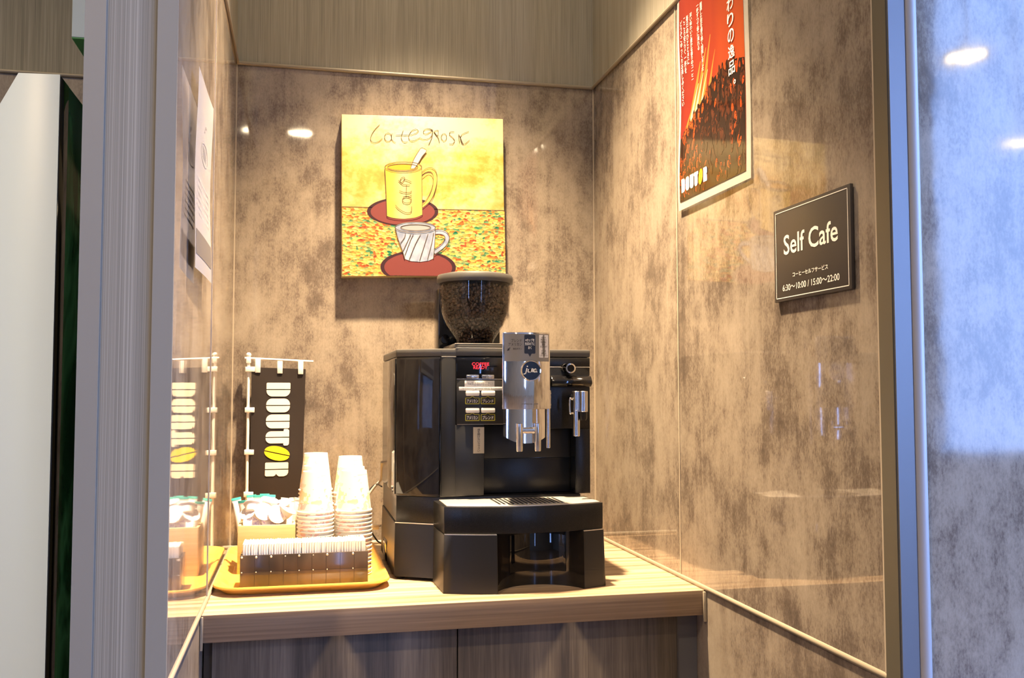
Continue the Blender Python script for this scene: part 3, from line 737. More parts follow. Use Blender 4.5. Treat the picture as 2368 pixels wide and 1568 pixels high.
# bean hopper
HX, HY = .505, -.330
hz = [(.0360, .4535), (.0410, .466), (.0500, .4800), (.0585, .4935), (.0650, .508), (.0700, .5240), (.0728, .545), (.0740, .565), (.0742, .5830)]
b = BM(); lathe(b, [(rr, z_) for rr, z_ in hz], (HX, HY, 0), 56)
hp = obj('bean_hopper', b, glass_clear, mc, 'clear smoked bean hopper')
b = BM(); lathe(b, [(.0735, .5805), (.0782, .5805), (.0792, .5840), (.0790, .5940), (.0770, .5975), (.0600, .6010), (.0300, .6025), (.0001, .6030)], (HX, HY, 0), 56)
obj('hopper_lid', b, blk_lid, mc, 'dark hopper lid')
b = box(BM(), .4375, .5725, -.265, -.205, .438, .578, 0, .004); box(b, .455, .560, -.40, -.25, .438, .4545, 0, .003)
obj('grinder_back', b, blk_gloss, mc, 'glossy black column behind the hopper')
b = BM(); lathe(b, [(.0001, -.004), (.0092, -.004), (.0100, -.002), (.0100, .001)], (.4520, -.2655, .4690), 28, 0, 'Y'); obj('grind_dial', b, blk_gloss, mc)
# beans inside the hopper
bm = BM(); proto = bmesh.new(); bmesh.ops.create_icosphere(proto, subdivisions=1, radius=1)
pv = [v.co.copy() for v in proto.verts]; pf = [[v.index for v in q.verts] for q in proto.faces]; proto.free()
rad = lambda z_: next((r0 + (r1 - r0) * (z_ - z0) / (z1 - z0) for (r0, z0), (r1, z1) in zip(hz, hz[1:]) if z0 <= z_ <= z1), hz[-1][0])
def one_bean(p):
    e = Euler((random.uniform(0, 6.3), random.uniform(0, 6.3), random.uniform(0, 6.3))).to_matrix(); s = random.uniform(.85, 1.15)
    vv = [bm.verts.new(Vector(p) + e @ Vector((q.x * .0049 * s, q.y * .0037 * s, q.z * .0032 * s))) for q in pv]
    for q in pf: bm.faces.new([vv[i] for i in q])
for i in range(1750):
    z_ = .459 + (.573 - .459) * random.random() ** .8; a_ = random.uniform(math.pi * .95, math.pi * 2.05); rr = rad(z_) - .0055 - random.uniform(0, .004)
    one_bean((HX + rr * math.cos(a_), HY + rr * math.sin(a_), z_))
for i in range(260):
    a_ = random.uniform(0, 6.283); rr = .068 * math.sqrt(random.random()); one_bean((HX + rr * math.cos(a_), HY + rr * math.sin(a_), .573 + random.uniform(0, .003)))
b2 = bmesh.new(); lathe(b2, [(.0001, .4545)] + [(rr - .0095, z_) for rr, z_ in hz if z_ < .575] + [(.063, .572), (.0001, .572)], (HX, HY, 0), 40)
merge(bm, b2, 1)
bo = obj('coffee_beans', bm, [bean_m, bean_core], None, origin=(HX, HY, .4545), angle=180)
tag(bo, 'dark roasted coffee beans filling the clear hopper on the coffee machine', 'coffee beans'); bo['kind'] = 'stuff'

# ---------------------------------------------------------------- serving tray and what stands on it
def ring_pts(x0, x1, y0, y1, rr, k=8): return rrect(x0, y0, x1, y1, rr, rr, rr, rr, k)
def loft(bm, loops, cap0=True, cap1=True):
    R_ = [[bm.verts.new(p) for p in lp] for lp in loops]; n = len(R_[0]); fs = []
    for a, b in zip(R_, R_[1:]):
        for i in range(n): fs.append(bm.faces.new((a[i], a[(i + 1) % n], b[(i + 1) % n], b[i])))
    if cap0: fs.append(bm.faces.new(R_[0][::-1]))
    if cap1: fs.append(bm.faces.new(R_[-1]))
    bmesh.ops.recalc_face_normals(bm, faces=fs); return bm
TX0, TX1, TY0, TY1 = .004, .318, -.528, -.045
def tl(ins, z, rr): return [(a, b, z) for a, b in ring_pts(TX0 + ins, TX1 - ins, TY0 + ins, TY1 - ins, rr)]
bm = loft(BM(), [tl(.022, 0, .030), tl(.020, .001, .032), tl(.006, .0105, .044), tl(.0005, .0125, .048), tl(0, .0145, .05), tl(.001, .0165, .049), tl(.0045, .0165, .046), tl(.0085, .0140, .042), tl(.022, .0045, .031), tl(.025, .0035, .030)])
tr = tag(obj('serving_tray', bm, tray_m), 'ochre yellow serving tray with rounded corners on the counter beside the coffee machine', 'tray')
TZ = .0037

# pale wooden box of creamers and sticks
BX0, BX1, BY0, BY1, BZ1 = .0365, .1460, -.330, -.215, .0965
wb = thing('wooden_box', 'pale wooden open box holding creamers and stick packets, on the yellow tray', 'box', ((BX0 + BX1) / 2, (BY0 + BY1) / 2, TZ))
T = .006
obj('front_board', box(BM(), BX0, BX1, BY0, BY0 + T, TZ, BZ1, 0, .0008), box_m, wb)
obj('back_board', box(BM(), BX0, BX1, BY1 - T, BY1, TZ, BZ1, 0, .0008), box_m, wb)
obj('side_board', box(BM(), BX0, BX0 + T, BY0 + T, BY1 - T, TZ, BZ1, 0, .0008), box_m, wb)
obj('side_board', box(BM(), BX1 - T, BX1, BY0 + T, BY1 - T, TZ, BZ1, 0, .0008), box_m, wb)
obj('bottom_board', box(BM(), BX0 + T, BX1 - T, BY0 + T, BY1 - T, TZ, TZ + .006), box_m, wb)
# creamer pods
def pod_meshes(root):
    o = ORG[root]
    obj('pod_cup', lathe(BM(), [(.0001, 0), (.0112, 0), (.0125, .001), (.0160, .0150), (.0163, .0165)], o, 26), pod_m, root)
    obj('foil_lid', lathe(BM(), [(.0001, .0180), (.0160, .0180), (.0188, .0176), (.0192, .0168), (.0186, .0160), (.0160, .0160)], o, 26), pod_lid, root, 'printed foil lid')
pods = [  # x, y, z, tilt x, tilt y, label
    (0.0610, -0.2980, 0.1180, -35, 8, 'creamer pod at the top left of the wooden box, lid tipped up'),
    (0.0620, -0.2880, 0.1060, 0, -42, 'creamer pod peeking over the left rim of the wooden box'),
    (0.0800, -0.2980, 0.1120, 58, 12, 'creamer pod with violet printed lid facing out, left of centre'),
    (0.1040, -0.2980, 0.1090, 68, -6, 'creamer pod with round lid towards the viewer at the middle of the box front'),
    (0.1210, -0.2940, 0.1100, 30, 20, 'creamer pod at the right front of the wooden box'),
    (0.0640, -0.2970, 0.0940, 66, 0, 'violet-edged creamer pod low at the left behind the box front board'),
    (0.0900, -0.2960, 0.0940, 64, 10, 'creamer pod low behind the front board, below the violet printed lid'),
    (0.1220, -0.2760, 0.1170, 8, -20, 'creamer pod at the right, in front of the white stick packets'),
    (0.0920, -0.2800, 0.1240, 15, 10, 'creamer pod lying on top at the middle of the heap in the wooden box'),
]
p0 = None
for (x, y, z, ax, ay, lb_) in pods:
    if p0 is None:
        p0 = thing('creamer_pod', 'white ' + lb_, 'creamer', (x, y, z), 'coffee creamer pods in the wooden box'); pod_meshes(p0)
        p0.rotation_euler = (math.radians(ax), math.radians(ay), 0)
    else: dup(p0, (x, y, z), 'white ' + lb_, None, (math.radians(ax), math.radians(ay), random.random()))
# stick packets standing in the back of the box
def stick(root, print_m):
    o = ORG[root]; L = .118; b = BM(); lp = []
    for z_, wx, wy in ((0, .0095, .0006), (.006, .0095, .0007), (.012, .0085, .0032), (L * .5, .0080, .0042), (L - .012, .0085, .0032), (L - .006, .0095, .0007), (L, .0095, .0006)):
        lp.append([(o.x + wx * math.cos(t), o.y + wy * math.sin(t), o.z + z_) for t in [2 * math.pi * i / 14 for i in range(14)]])
    loft(b, lp); obj('paper_tube', b, stick_m, root)
    b = BM(); lp = []
    for z_, wx, wy in ((L - .0045, .0097, .0012), (L + .0003, .0097, .0009)):
        lp.append([(o.x + wx * math.cos(t), o.y + wy * math.sin(t), o.z + z_) for t in [2 * math.pi * i / 14 for i in range(14)]])
    loft(b, lp); obj('printed_end', b, print_m, root, 'coloured printed end')
q0 = None
tealn = ['leftmost', 'second from the left', 'third from the left', 'fourth from the left', 'fifth from the left', 'sixth from the left']
for i in range(6):
    x, y, z = .0475 + i * .0085, -.252 - (i % 2) * .008, .026 + [0, -.004, .003, .004, .004, .004][i] * 1.2
    lb_ = 'white stick packet with teal end in the wooden box, ' + tealn[i]
    rt = (math.radians([-4, 5, -3, 4, -5, 3][i]), math.radians([-9, -6, -3, 0, 2, 3][i]), math.radians([15, -20, 10, -8, 12, 0][i]))
    if q0 is None: q0 = thing('stick_packet', lb_, 'stick packet', (x, y, z), 'teal-ended stick packets in the wooden box'); stick(q0, teal_m); q0.rotation_euler = rt
    else: dup(q0, (x, y, z), lb_, None, rt)
q1 = None
whn = ['first', 'second', 'third', 'fourth', 'fifth', 'sixth', 'seventh']
for i in range(7):
    x, y, z = .1000 + i * .0060, -.256 - (i % 2) * .012, .021 + [0, .001, -.002, .003, .002, 0, .003][i]
    lb_ = 'plain white stick packet, ' + whn[i] + ' to the right of the teal-ended packets'
    rt = (math.radians([3, -4, 4, -2, 5, -3, 2][i]), math.radians([-2, 0, 1, 2, 4, 5, 9][i]), math.radians([70, 50, 20, -40, 60, 30, -20][i]))
    if q1 is None: q1 = thing('stick_packet', lb_, 'stick packet', (x, y, z), 'plain white stick packets in the wooden box'); stick(q1, white_paper); q1.rotation_euler = rt
    else: dup(q1, (x, y, z), lb_, None, rt)

# dark tiled case full of white packets, at the front of the tray
KX0, KX1, KY0, KY1, KZ1 = .0505, .2780, -.4800, -.4130, .0640
kc = thing('packet_case', 'low dark tiled case with bright studs full of white packets on the tray', 'case', ((KX0 + KX1) / 2, (KY0 + KY1) / 2, TZ))
T = .004
obj('front_wall', box(BM(), KX0, KX1, KY0, KY0 + T, TZ, KZ1, 0, .0006), case_m, kc)
obj('back_wall', box(BM(), KX0, KX1, KY1 - T, KY1, TZ, KZ1, 0, .0006), case_m, kc)
obj('side_wall', box(BM(), KX0, KX0 + T, KY0 + T, KY1 - T, TZ, KZ1, 0, .0006), case_m, kc)
obj('side_wall', box(BM(), KX1 - T, KX1, KY0 + T, KY1 - T, TZ, KZ1, 0, .0006), case_m, kc)
obj('base', box(BM(), KX0 + T, KX1 - T, KY0 + T, KY1 - T, TZ, TZ + .003), case_m, kc)
b = BM(); nx = 9; tw = (KX1 - KX0) / nx
for i in range(1, nx): box(b, KX0 + i * tw - .0003, KX0 + i * tw + .0003, KY0 - .0002, KY0 + .001, TZ + .001, KZ1 - .001)
box(b, KX0 + .001, KX1 - .001, KY0 - .0002, KY0 + .001, .0335, .0342)
obj('tile_seams', b, groove_m, kc)
for i, x_ in enumerate((.0535, .0785, .1045, .1295, .1540, .1790, .2040, .2505)):
    for z_, big in ((.0605, i in (0, 1, 2, 4, 6, 7)), (.0338, False)):
        b = BM(); s = .0021 if big else .0012
        lathe(b, [(.0001, -.0014), (s * .7, -.0012), (s, -.0004), (s, .0006)], (x_, KY0, z_), 14, 0, 'Y'); obj('stud', b, stud_m, kc)
pk = None; NPK = 49
for i in range(NPK):
    x_ = KX0 + T + .0022 + i * (KX1 - KX0 - 2 * T - .0044) / (NPK - 1)
    zt_ = .0835 + .0016 * random.random() + .0010 * i / NPK
    if pk is None:
        b = BM(); o = Vector((x_, (KY0 + KY1) / 2, TZ + .0035)); hh = zt_ - o.z; lp = []
        for z_, wx in ((0, .0005), (.004, .0021), (hh - .0016, .00235), (hh - .0002, .0009)):
            lp.append([(o.x + a_, o.y + c_, o.z + z_) for a_, c_ in ring_pts(-wx, wx, -.0278, .0278, min(wx, .0015), 2)])
        loft(b, lp); pk = obj('paper_packet', b, white_paper, None, origin=o)
        tag(pk, 'white paper packet standing in the row that fills the dark tiled case', 'paper packet', 'white packets filling the dark tiled case')
    else:
        q = pk.copy(); C.objects.link(q); q.location = (x_, (KY0 + KY1) / 2 + random.uniform(-.0006, .0006), TZ + .0035 + ZC - random.uniform(0, .0012))
        q.rotation_euler = (0, math.radians(random.uniform(-.5, .5)), 0)

# inverted paper cups in stacks
def cup_mesh(o):
    b = BM(); h = .0785; r0, r1 = .0245, .0335
    lathe(b, [(.0001, h - .004), (r0 - .002, h - .004), (r0 - .0012, h), (r0 - .0002, h), (r0, h - .001), (r1, .0035), (r1 + .0012, .0036), (r1 + .0022, .0026), (r1 + .0022, .0010), (r1 + .0010, 0), (r1 - .0008, .0005), (r1 - .0010, .003), (r0 - .0016, h - .005), (.0001, h - .005)], o, 40)
    return b
stacks = [  # x, y, top z, name
    (.1840, -.3705, .2035, 'front left stack'), (.2575, -.3700, .2035, 'front right stack'),
    (.1855, -.2900, .2080, 'middle left stack'), (.2580, -.2900, .2045, 'middle right stack'),
    (.1866, -.2000, .2275, 'back left stack'), (.2580, -.2050, .2200, 'back right stack')]
ords = ['topmost', 'second from the top', 'third from the top', 'fourth from the top', 'fifth from the top', 'sixth from the top', 'seventh from the top', 'eighth from the top', 'ninth from the top', 'tenth from the top', 'eleventh from the top', 'twelfth from the top', 'thirteenth from the top', 'fourteenth from the top', 'fifteenth from the top', 'sixteenth from the top', 'seventeenth from the top', 'eighteenth from the top', 'nineteenth from the top', 'twentieth from the top', 'twenty-first from the top']
cup0 = None
for (x, y, zt_, nm) in stacks:
    z_top = zt_ - .0785; n = max(1, round((z_top - TZ) / .0077)); pitch = (z_top - TZ - .0005) / n
    for k in range(n + 1):
        z_ = z_top - k * pitch
        lb_ = 'upside-down printed paper cup, %s of the %s' % (ords[k], nm)
        jx, jy = random.uniform(-.0004, .0004), random.uniform(-.0004, .0004)
        if cup0 is None:
            cup0 = obj('paper_cup', cup_mesh(Vector((x, y, z_))), cup_m, None, origin=(x, y, z_)); tag(cup0, lb_, 'paper cup', 'paper cups in the ' + nm)
        else:
            q = cup0.copy(); C.objects.link(q); q.location = (x + jx, y + jy, z_ + ZC); q.rotation_euler = (0, 0, random.uniform(0, 6.28)); q['label'] = lb_; q['group'] = 'paper cups in the ' + nm

# small banner on a white pole behind the tray
FX, FYB = .0368, -.027
bn = thing('table_banner', 'small dark brown banner with cream wordmark on a white pole behind the wooden box', 'banner', (FX, FYB, 0))
obj('base', lathe(BM(), [(.0001, 0), (.022, 0), (.022, .003), (.010, .006), (.005, .012), (.0001, .012)], (FX, FYB, 0), 30), white_p, bn)
b = BM(); cyl(b, (FX, FYB, .005), .0036, .430, n=16); obj('pole', b, white_p, bn)
b = BM(); bmesh.ops.create_uvsphere(b, u_segments=18, v_segments=12, radius=.0058)
for v in b.verts: v.co += Vector((FX, FYB, .441))
obj('finial', b, white_p, bn)
obj('bar_socket', box(BM(), FX - .0052, FX + .0052, FYB - .0055, FYB + .0045, .422, .4365, 0, .001), white_p, bn)
b = BM(); tube(b, [(FX - .0085, FYB - .003, .4335), (FX + .1440, FYB - .003, .4265)], .0026, 12); obj('crossbar', b, white_p, bn)
def fl(a_, b_, off=0.0):   # banner sheet: a 0..1 across, b 0..1 upwards, gently waved, narrower towards the bottom
    x = FX + .0068 + a_ * (.1205 - .0062 * (1 - b_)); z = .100 + b_ * .313 - .004 * a_
    return Vector((x, FYB - .004 - .0022 * math.sin(a_ * 4.0 + b_ * 2.2) - .001 * math.sin(b_ * 7) - off, z))
b = BM(); na, nb = 16, 30; g_ = [[b.verts.new(fl(i / na, j / nb)) for i in range(na + 1)] for j in range(nb + 1)]
for j in range(nb):
    for i in range(na): b.faces.new((g_[j][i], g_[j][i + 1], g_[j + 1][i + 1], g_[j + 1][i]))
r_ = bmesh.ops.solidify(b, geom=list(b.faces), thickness=.0006)
fb = obj('banner', b, flag_m, bn)
# wordmark turned a quarter clockwise: letter u runs down, letter v runs right
def flm(u_, v_):
    b_ = .888 - u_ / .313; a_ = v_ / .1190; b_ = b_ + .012 * a_
    return fl(a_ - .06 * 0 + (.888 - b_) * .0, b_, .0011)
A_, Y_, Z_ = logo(lambda p, q: flm(p, q), 0.0, .0335, .0525, fb, w_frac=.60, gap=.090)
obj('lettering', A_, cream_ink, fb, 'cream wordmark letters'); obj('lettering', Z_, cream_ink, fb, 'cream last letter'); obj('bean_letter', Y_, yellow_ink, fb, 'yellow bean-shaped letter')
for a_ in (.115, .520, .905):
    p = fl(a_, 1.0); zt_ = .4335 - .007 * (p.x - FX) / .144
    b = box(BM(), p.x - .0058, p.x + .0058, p.y - .0022, p.y + .0022, p.z - .012, zt_ + .0022, 0, .0006)
    obj('hanging_clip', b, white_p, bn)
for b_ in (.985, .690, .385, .082):
    p = fl(0, b_)
    obj('pole_clip', box(BM(), FX - .0068, FX + .0145, FYB - .0075, FYB + .0042, p.z - .0058, p.z + .0058, 0, .001), white_p, bn)

# cables behind the cups
b = BM(); tube(b, smooth_path([(.3325, -.118, .20), (.336, -.06, .158), (.320, -.05, .136), (.300, -.05, .108), (.288, -.045, .07), (.292, -.03, .02), (.31, -.022, .004)], 8), .0032, 10)
tag(obj('power_cord', b, cord_m), 'grey cable running down behind the cups from the coffee machine', 'cable')
b = BM(); tube(b, smooth_path([(.3325, -.115, .145), (.324, -.045, .143), (.306, -.04, .120), (.302, -.035, .07), (.33, -.03, .012), (.36, -.03, .003)], 8), .0018, 8)
tag(obj('data_cable', b, cord_b), 'thin black cable behind the cups beside the machine', 'cable')
b = BM(); tube(b, smooth_path([(.3325, -.1, .056), (.322, -.094, .056), (.308, -.09, .0535), (.300, -.06, .045), (.296, -.02, .03)], 6), .0026, 10)
box(b, .309, .3285, -.104, -.092, .0480, .0585, 0, .002)
tag(obj('hose_connector', b, white_p), 'short pale hose connector between the right cup stacks and the machine', 'connector')

# ---------------------------------------------------------------- painting on the back wall
pc = Vector((.4360, -.0360, .823)); ang = math.radians(1.9)
Rr = Vector((math.cos(ang), 0, math.sin(ang))); Uu = Vector((-.010, 0, 1)).normalized()
PW, PH = .3885, .3835
pt = thing('canvas_painting', 'square yellow canvas painting of a tall mug and a white cup, on the back wall', 'painting', pc)
def pfn(off): 
    return lambda a_, b_: pc + Rr * ((a_ - .5) * PW) + Uu * ((b_ - .5) * PH) + Vector((0, -off, 0))
can_m = mat('yellow_wash_paint', rough=.45)
_n = noise(can_m, coords(can_m, (11, 11, 16)), 1, 5, .62); _n2 = noise(can_m, coords(can_m, (90, 90, 90)), 1, 3, .6)
_v = math_(can_m, 'ADD', math_(can_m, 'MULTIPLY', _n, .8), math_(can_m, 'MULTIPLY', _n2, .2))
_tc = can_m.node_tree.nodes.new('ShaderNodeTexCoord'); _sx = can_m.node_tree.nodes.new('ShaderNodeSeparateXYZ'); can_m.node_tree.links.new(_tc.outputs['Object'], _sx.inputs[0])
_h = math_(can_m, 'MULTIPLY', math_(can_m, 'ABSOLUTE', math_(can_m, 'SUBTRACT', _sx.outputs[2], .04)), 1.0)
_v = math_(can_m, 'SUBTRACT', _v, math_(can_m, 'MULTIPLY', _h, -1.5))
base(can_m, ramp(can_m, _v, [(.38, (.33, .145, .012)), (.49, (.37, .215, .035)), (.58, (.40, .295, .095)), (.70, (.43, .365, .20))]))
mos_m = mat('mosaic_texture_paint', rough=.3)
_vt = mos_m.node_tree.nodes.new('ShaderNodeTexVoronoi'); _vt.inputs['Scale'].default_value = 1
_mc = coords(mos_m, (120, 120, 200)); mos_m.node_tree.links.new(_mc, _vt.inputs['Vector'])
_sr = mos_m.node_tree.nodes.new('ShaderNodeSeparateColor'); mos_m.node_tree.links.new(_vt.outputs['Color'], _sr.inputs[0])
_cl = noise(mos_m, coords(mos_m, (16, 16, 16)), 1, 3, .6)
_w = math_(mos_m, 'ADD', math_(mos_m, 'MULTIPLY', _sr.outputs[0], .55), math_(mos_m, 'MULTIPLY', _cl, .5))
_cc = ramp(mos_m, _w, [(.22, (.01, .11, .05)), (.29, (.09, .17, .07)), (.35, (.26, .20, .05)), (.45, (.40, .27, .05)), (.55, (.44, .34, .12)), (.64, (.40, .24, .05)), (.70, (.33, .10, .015)), (.78, (.20, .03, .01)), (.84, (.40, .26, .06))])
base(mos_m, _cc); bump(mos_m, _vt.outputs['Distance'], .35, .003)
obj('canvas', extrude(BM(), [pfn(0)(0, 0), pfn(0)(1, 0), pfn(0)(1, 1), pfn(0)(0, 1)], (0, .034, 0), 0, .0015), can_m, pt)
red_m = mat('dark_red_paint', (.095, .006, .005), .65); redb_m = mat('maroon_edge_paint', (.022, .004, .005), .4)
mug_m = mat('mug_yellow_paint', rough=.35)
_t2 = mug_m.node_tree.nodes.new('ShaderNodeTexCoord'); _s2 = mug_m.node_tree.nodes.new('ShaderNodeSeparateXYZ'); mug_m.node_tree.links.new(_t2.outputs['Object'], _s2.inputs[0])
_x = math_(mug_m, 'ADD', math_(mug_m, 'MULTIPLY', math_(mug_m, 'ADD', _s2.outputs[0], .095), 11.0), math_(mug_m, 'MULTIPLY', noise(mug_m, coords(mug_m, (30, 30, 30)), 1, 2), .25))
base(mug_m, ramp(mug_m, _x, [(.05, (0.444, 0.276, 0.012)), (.35, (0.456, 0.312, 0.048)), (.62, (0.420, 0.348, 0.156)), (.95, (0.432, 0.300, 0.060))]))
mugd_m = mat('mug_inside_paint', (0.384, 0.216, 0.009), .4); white_pt = mat('white_cup_paint', (0.372, 0.372, 0.396), .35); grey_pt = mat('cup_inside_paint', (0.216, 0.216, 0.228), .4)
base(white_pt, ramp(white_pt, noise(white_pt, coords(white_pt, (40, 40, 25)), 1, 3), [(.35, (.15, .18, .26)), (.65, (.31, .34, .42))]))
line_m = mat('scratched_line', (.085, .050, .012), .6); line_d = mat('dark_scratched_line', (.045, .026, .010), .6); spoon_pt = mat('spoon_paint', (.36, .34, .32), .4)
def A2(x, y):     # artwork drawing units to canvas fractions
    x_ = (x - 101) / 1335.0; tp = 85 + 53 * x_; bt = 1425 - 25 * x_
    return x_, (bt - y) / (bt - tp)
def D(pts): return [A2(*p) for p in pts]
def part_poly(name, pts, off, m, mi=None):
    b = BM(); poly(b, pfn(off), D(pts)); return obj(name, b, m, pt)
part_poly('mosaic_ground', [(103, 852), (400, 858), (900, 872), (1438, 880), (1443, 1397), (800, 1412), (106, 1421)], .0006, mos_m)
def disc(name, cx, cy, rx, ry, off, clip=None):
    e = ell(cx, cy, rx, ry, 64); e2 = ell(cx, cy + 4, rx * .90, ry * .90, 64)
    if clip: e = [(x, min(y, clip)) for x, y in e]; e2 = [(x, min(y, clip - 2)) for x, y in e2]
    b = BM(); poly(b, pfn(off), D(e), 0); poly(b, pfn(off + .0003), D(e2), 1); return obj(name, b, [redb_m, red_m], pt)
disc('painted_saucer', 592, 890, 290, 116, .0010)
disc('painted_saucer', 716, 1342, 308, 135, .0010, 1414)
# tall mug
b = BM(); poly(b, pfn(.0019), D([(447, 530)] + [(462, 930), (510, 945), (600, 950), (690, 940), (750, 918)] + [(747, 530)])); mg = obj('painted_mug', b, mug_m, pt)
b = BM(); poly(b, pfn(.0022), D(ell(597, 526, 150, 42))); obj('painted_rim', b, mug_m, mg)
b = BM(); poly(b, pfn(.0025), D(ell(592, 528, 124, 27))); obj('painted_inside', b, mugd_m, mg)
wfn = lambda off: (lambda x, y: pfn(off)(*A2(x, y)))
b = BM(); strip(b, wfn(.0017), [(740, 580), (770, 558), (815, 548), (850, 572), (860, 630), (845, 710), (815, 775), (780, 820), (748, 845)], 30); obj('painted_handle', b, mug_m, mg)
b = BM(); poly(b, wfn(.0028), [(655, 540), (680, 470), (718, 405), (745, 372), (788, 394), (752, 440), (716, 500), (688, 540)]); obj('painted_spoon', b, spoon_pt, pt)
b = BM()
for s_ in ([(447, 530), (455, 700), (462, 930)], [(462, 930), (510, 945), (600, 952), (690, 942), (750, 918)], [(747, 530), (750, 918)], ell(597, 526, 150, 42) + [(747, 526)], ell(592, 528, 124, 27) + [(716, 528)],
           [(750, 570), (785, 540), (825, 533), (862, 560), (874, 620), (858, 710), (826, 790), (790, 830), (752, 860)], [(750, 605), (785, 575), (815, 570), (840, 600), (838, 670), (815, 740), (780, 800), (752, 826)],
           [(655, 540), (680, 470), (718, 405), (745, 372), (788, 394), (752, 440), (716, 500), (688, 540)]):
    strip(b, wfn(.0031), s_, 4.5, k=4)
obj('outline', b, line_m, mg)
b = BM()
for s_ in ([(530, 838), (556, 868), (600, 896), (640, 903), (660, 888), (662, 850)], ell(624, 797, 36, 27) + [(660, 797)], [(590, 772), (640, 768), (664, 758)], [(562, 722), (600, 735), (650, 735), (662, 722)], [(622, 672), (618, 772)],
           [(556, 636), (580, 655), (605, 628), (603, 612), (580, 618), (570, 648), (600, 672), (650, 676)], [(605, 628), (640, 640), (662, 652)]):
    strip(b, wfn(.0034), s_, 5.5, k=5)
obj('lettering', b, line_m, mg)
# white cup
b = BM(); poly(b, pfn(.0019), D([(530, 1030), (552, 1120), (585, 1210), (605, 1278), (660, 1296), (730, 1300), (800, 1290), (838, 1272), (848, 1180), (857, 1030)])); wc = obj('painted_cup', b, white_pt, pt)
b = BM(); poly(b, pfn(.0022), D(ell(693, 1020, 165, 43))); obj('painted_rim', b, white_pt, wc)
b = BM(); poly(b, pfn(.0025), D(ell(695, 1022, 122, 25))); obj('painted_inside', b, grey_pt, wc)
b = BM(); strip(b, wfn(.0017), [(850, 1058), (900, 1056), (940, 1072), (954, 1105), (935, 1150), (895, 1188), (846, 1222)], 32); obj('painted_handle', b, white_pt, wc)
b = BM()
for s_ in ([(530, 1030), (552, 1120), (585, 1210), (605, 1278)], [(857, 1030), (848, 1180), (838, 1272)], ell(693, 1020, 165, 43) + [(858, 1020)], ell(695, 1022, 122, 25) + [(817, 1022)],
           [(852, 1040), (905, 1036), (955, 1060), (972, 1100), (950, 1160), (900, 1205), (846, 1242)], [(852, 1078), (900, 1076), (930, 1092), (934, 1112), (915, 1145), (880, 1172), (846, 1196)],
           [(612, 1072), (600, 1110), (570, 1150)], [(655, 1076), (630, 1130), (590, 1215)], [(735, 1078), (690, 1160), (640, 1285)], [(675, 1078), (650, 1130), (605, 1250)], [(795, 1074), (770, 1150), (725, 1290)], [(842, 1062), (825, 1150), (790, 1280)]):
    strip(b, wfn(.0031), s_, 5, k=4)
obj('outline', b, line_d, wc)
b = BM()
for s_ in ([(406, 176), (368, 215), (340, 262), (333, 300), (352, 322), (392, 318), (428, 290)], ell(474, 280, 29, 35) + [(503, 280)], [(506, 248), (502, 290), (516, 314), (536, 324)], [(598, 226), (582, 276), (590, 310), (610, 322), (634, 318)], [(536, 264), (642, 264)],
           [(654, 264), (700, 250), (722, 232), (700, 215), (664, 232), (642, 275), (652, 306), (690, 310), (738, 284)],
           [(836, 226), (800, 212), (768, 226), (766, 248), (790, 254), (826, 236), (838, 222), (832, 268), (800, 296), (760, 300), (738, 290)], [(806, 214), (838, 226), (834, 280), (806, 346)],
           [(886, 226), (856, 234), (866, 262), (886, 290), (896, 332)], [(846, 236), (880, 270), (886, 226)], ell(934, 284, 22, 30) + [(956, 284)], [(1020, 240), (988, 240), (980, 262), (1010, 290), (1022, 316), (1004, 340), (976, 338)],
           [(1064, 330), (1056, 262), (1084, 318), (1096, 344)], [(1142, 238), (1086, 262), (1070, 300), (1096, 344), (1148, 308)]):
    strip(b, wfn(.0012), s_, 4.6, k=5)
obj('lettering', b, line_d, pt)
b = BM(); strip(b, wfn(.0010), [(103, 852), (400, 858), (900, 872), (1438, 880)], 5, k=1); obj('horizon_line', b, line_m, pt)

# ---------------------------------------------------------------- poster on the right wall
QY0, QZ0, QW, QH = -.5586, .7055, .297, .420
def wav(u_, v_): return .0032 + .0022 * math.sin(v_ * 8.5 + .8) * (1 - u_) ** 2 + .0012 * math.sin(v_ * 6 + u_ * 3)
qf = lambda off: (lambda u_, v_: Vector((W - wav(u_, v_) - off, QY0 - QW * u_, QZ0 + QH * v_)))
ps = thing('coffee_poster', 'red poster with heaped coffee beans and white vertical writing on the right wall', 'poster', (W, QY0 - QW / 2, QZ0))
def grid(fn, u0, v0, u1, v1, nu, nv, th=0.0):
    b = BM(); g = [[b.verts.new(fn(u0 + (u1 - u0) * i / nu, v0 + (v1 - v0) * j / nv)) for i in range(nu + 1)] for j in range(nv + 1)]
    for j in range(nv):
        for i in range(nu): b.faces.new((g[j][i], g[j][i + 1], g[j + 1][i + 1], g[j + 1][i]))
    return b
gloss_paper = mat('laminated_white_paper', (.80, .77, .70), .05)
b = grid(qf(0), 0, 0, 1, 1, 10, 40); bmesh.ops.solidify(b, geom=list(b.faces), thickness=.0005)
sh = obj('poster_sheet', b, gloss_paper, ps, 'white-bordered sheet')
pr_m = mat('red_poster_print', rough=.08)
_pc = coords(pr_m, (1, 1, 1)); _sp = pr_m.node_tree.nodes.new('ShaderNodeSeparateXYZ'); pr_m.node_tree.links.new(_pc, _sp.inputs[0])
_gg = math_(pr_m, 'ADD', math_(pr_m, 'MULTIPLY', _sp.outputs[1], -2.4), .5)
_gg = math_(pr_m, 'ADD', _gg, math_(pr_m, 'MULTIPLY', math_(pr_m, 'SUBTRACT', noise(pr_m, coords(pr_m, (1, 14, 1.5)), 1, 2, .5), .5), .5))
base(pr_m, ramp(pr_m, _gg, [(.05, (.13, .016, .013)), (.45, (.23, .030, .015)), (.75, (.36, .060, .016)), (1.0, (.44, .085, .016))]))
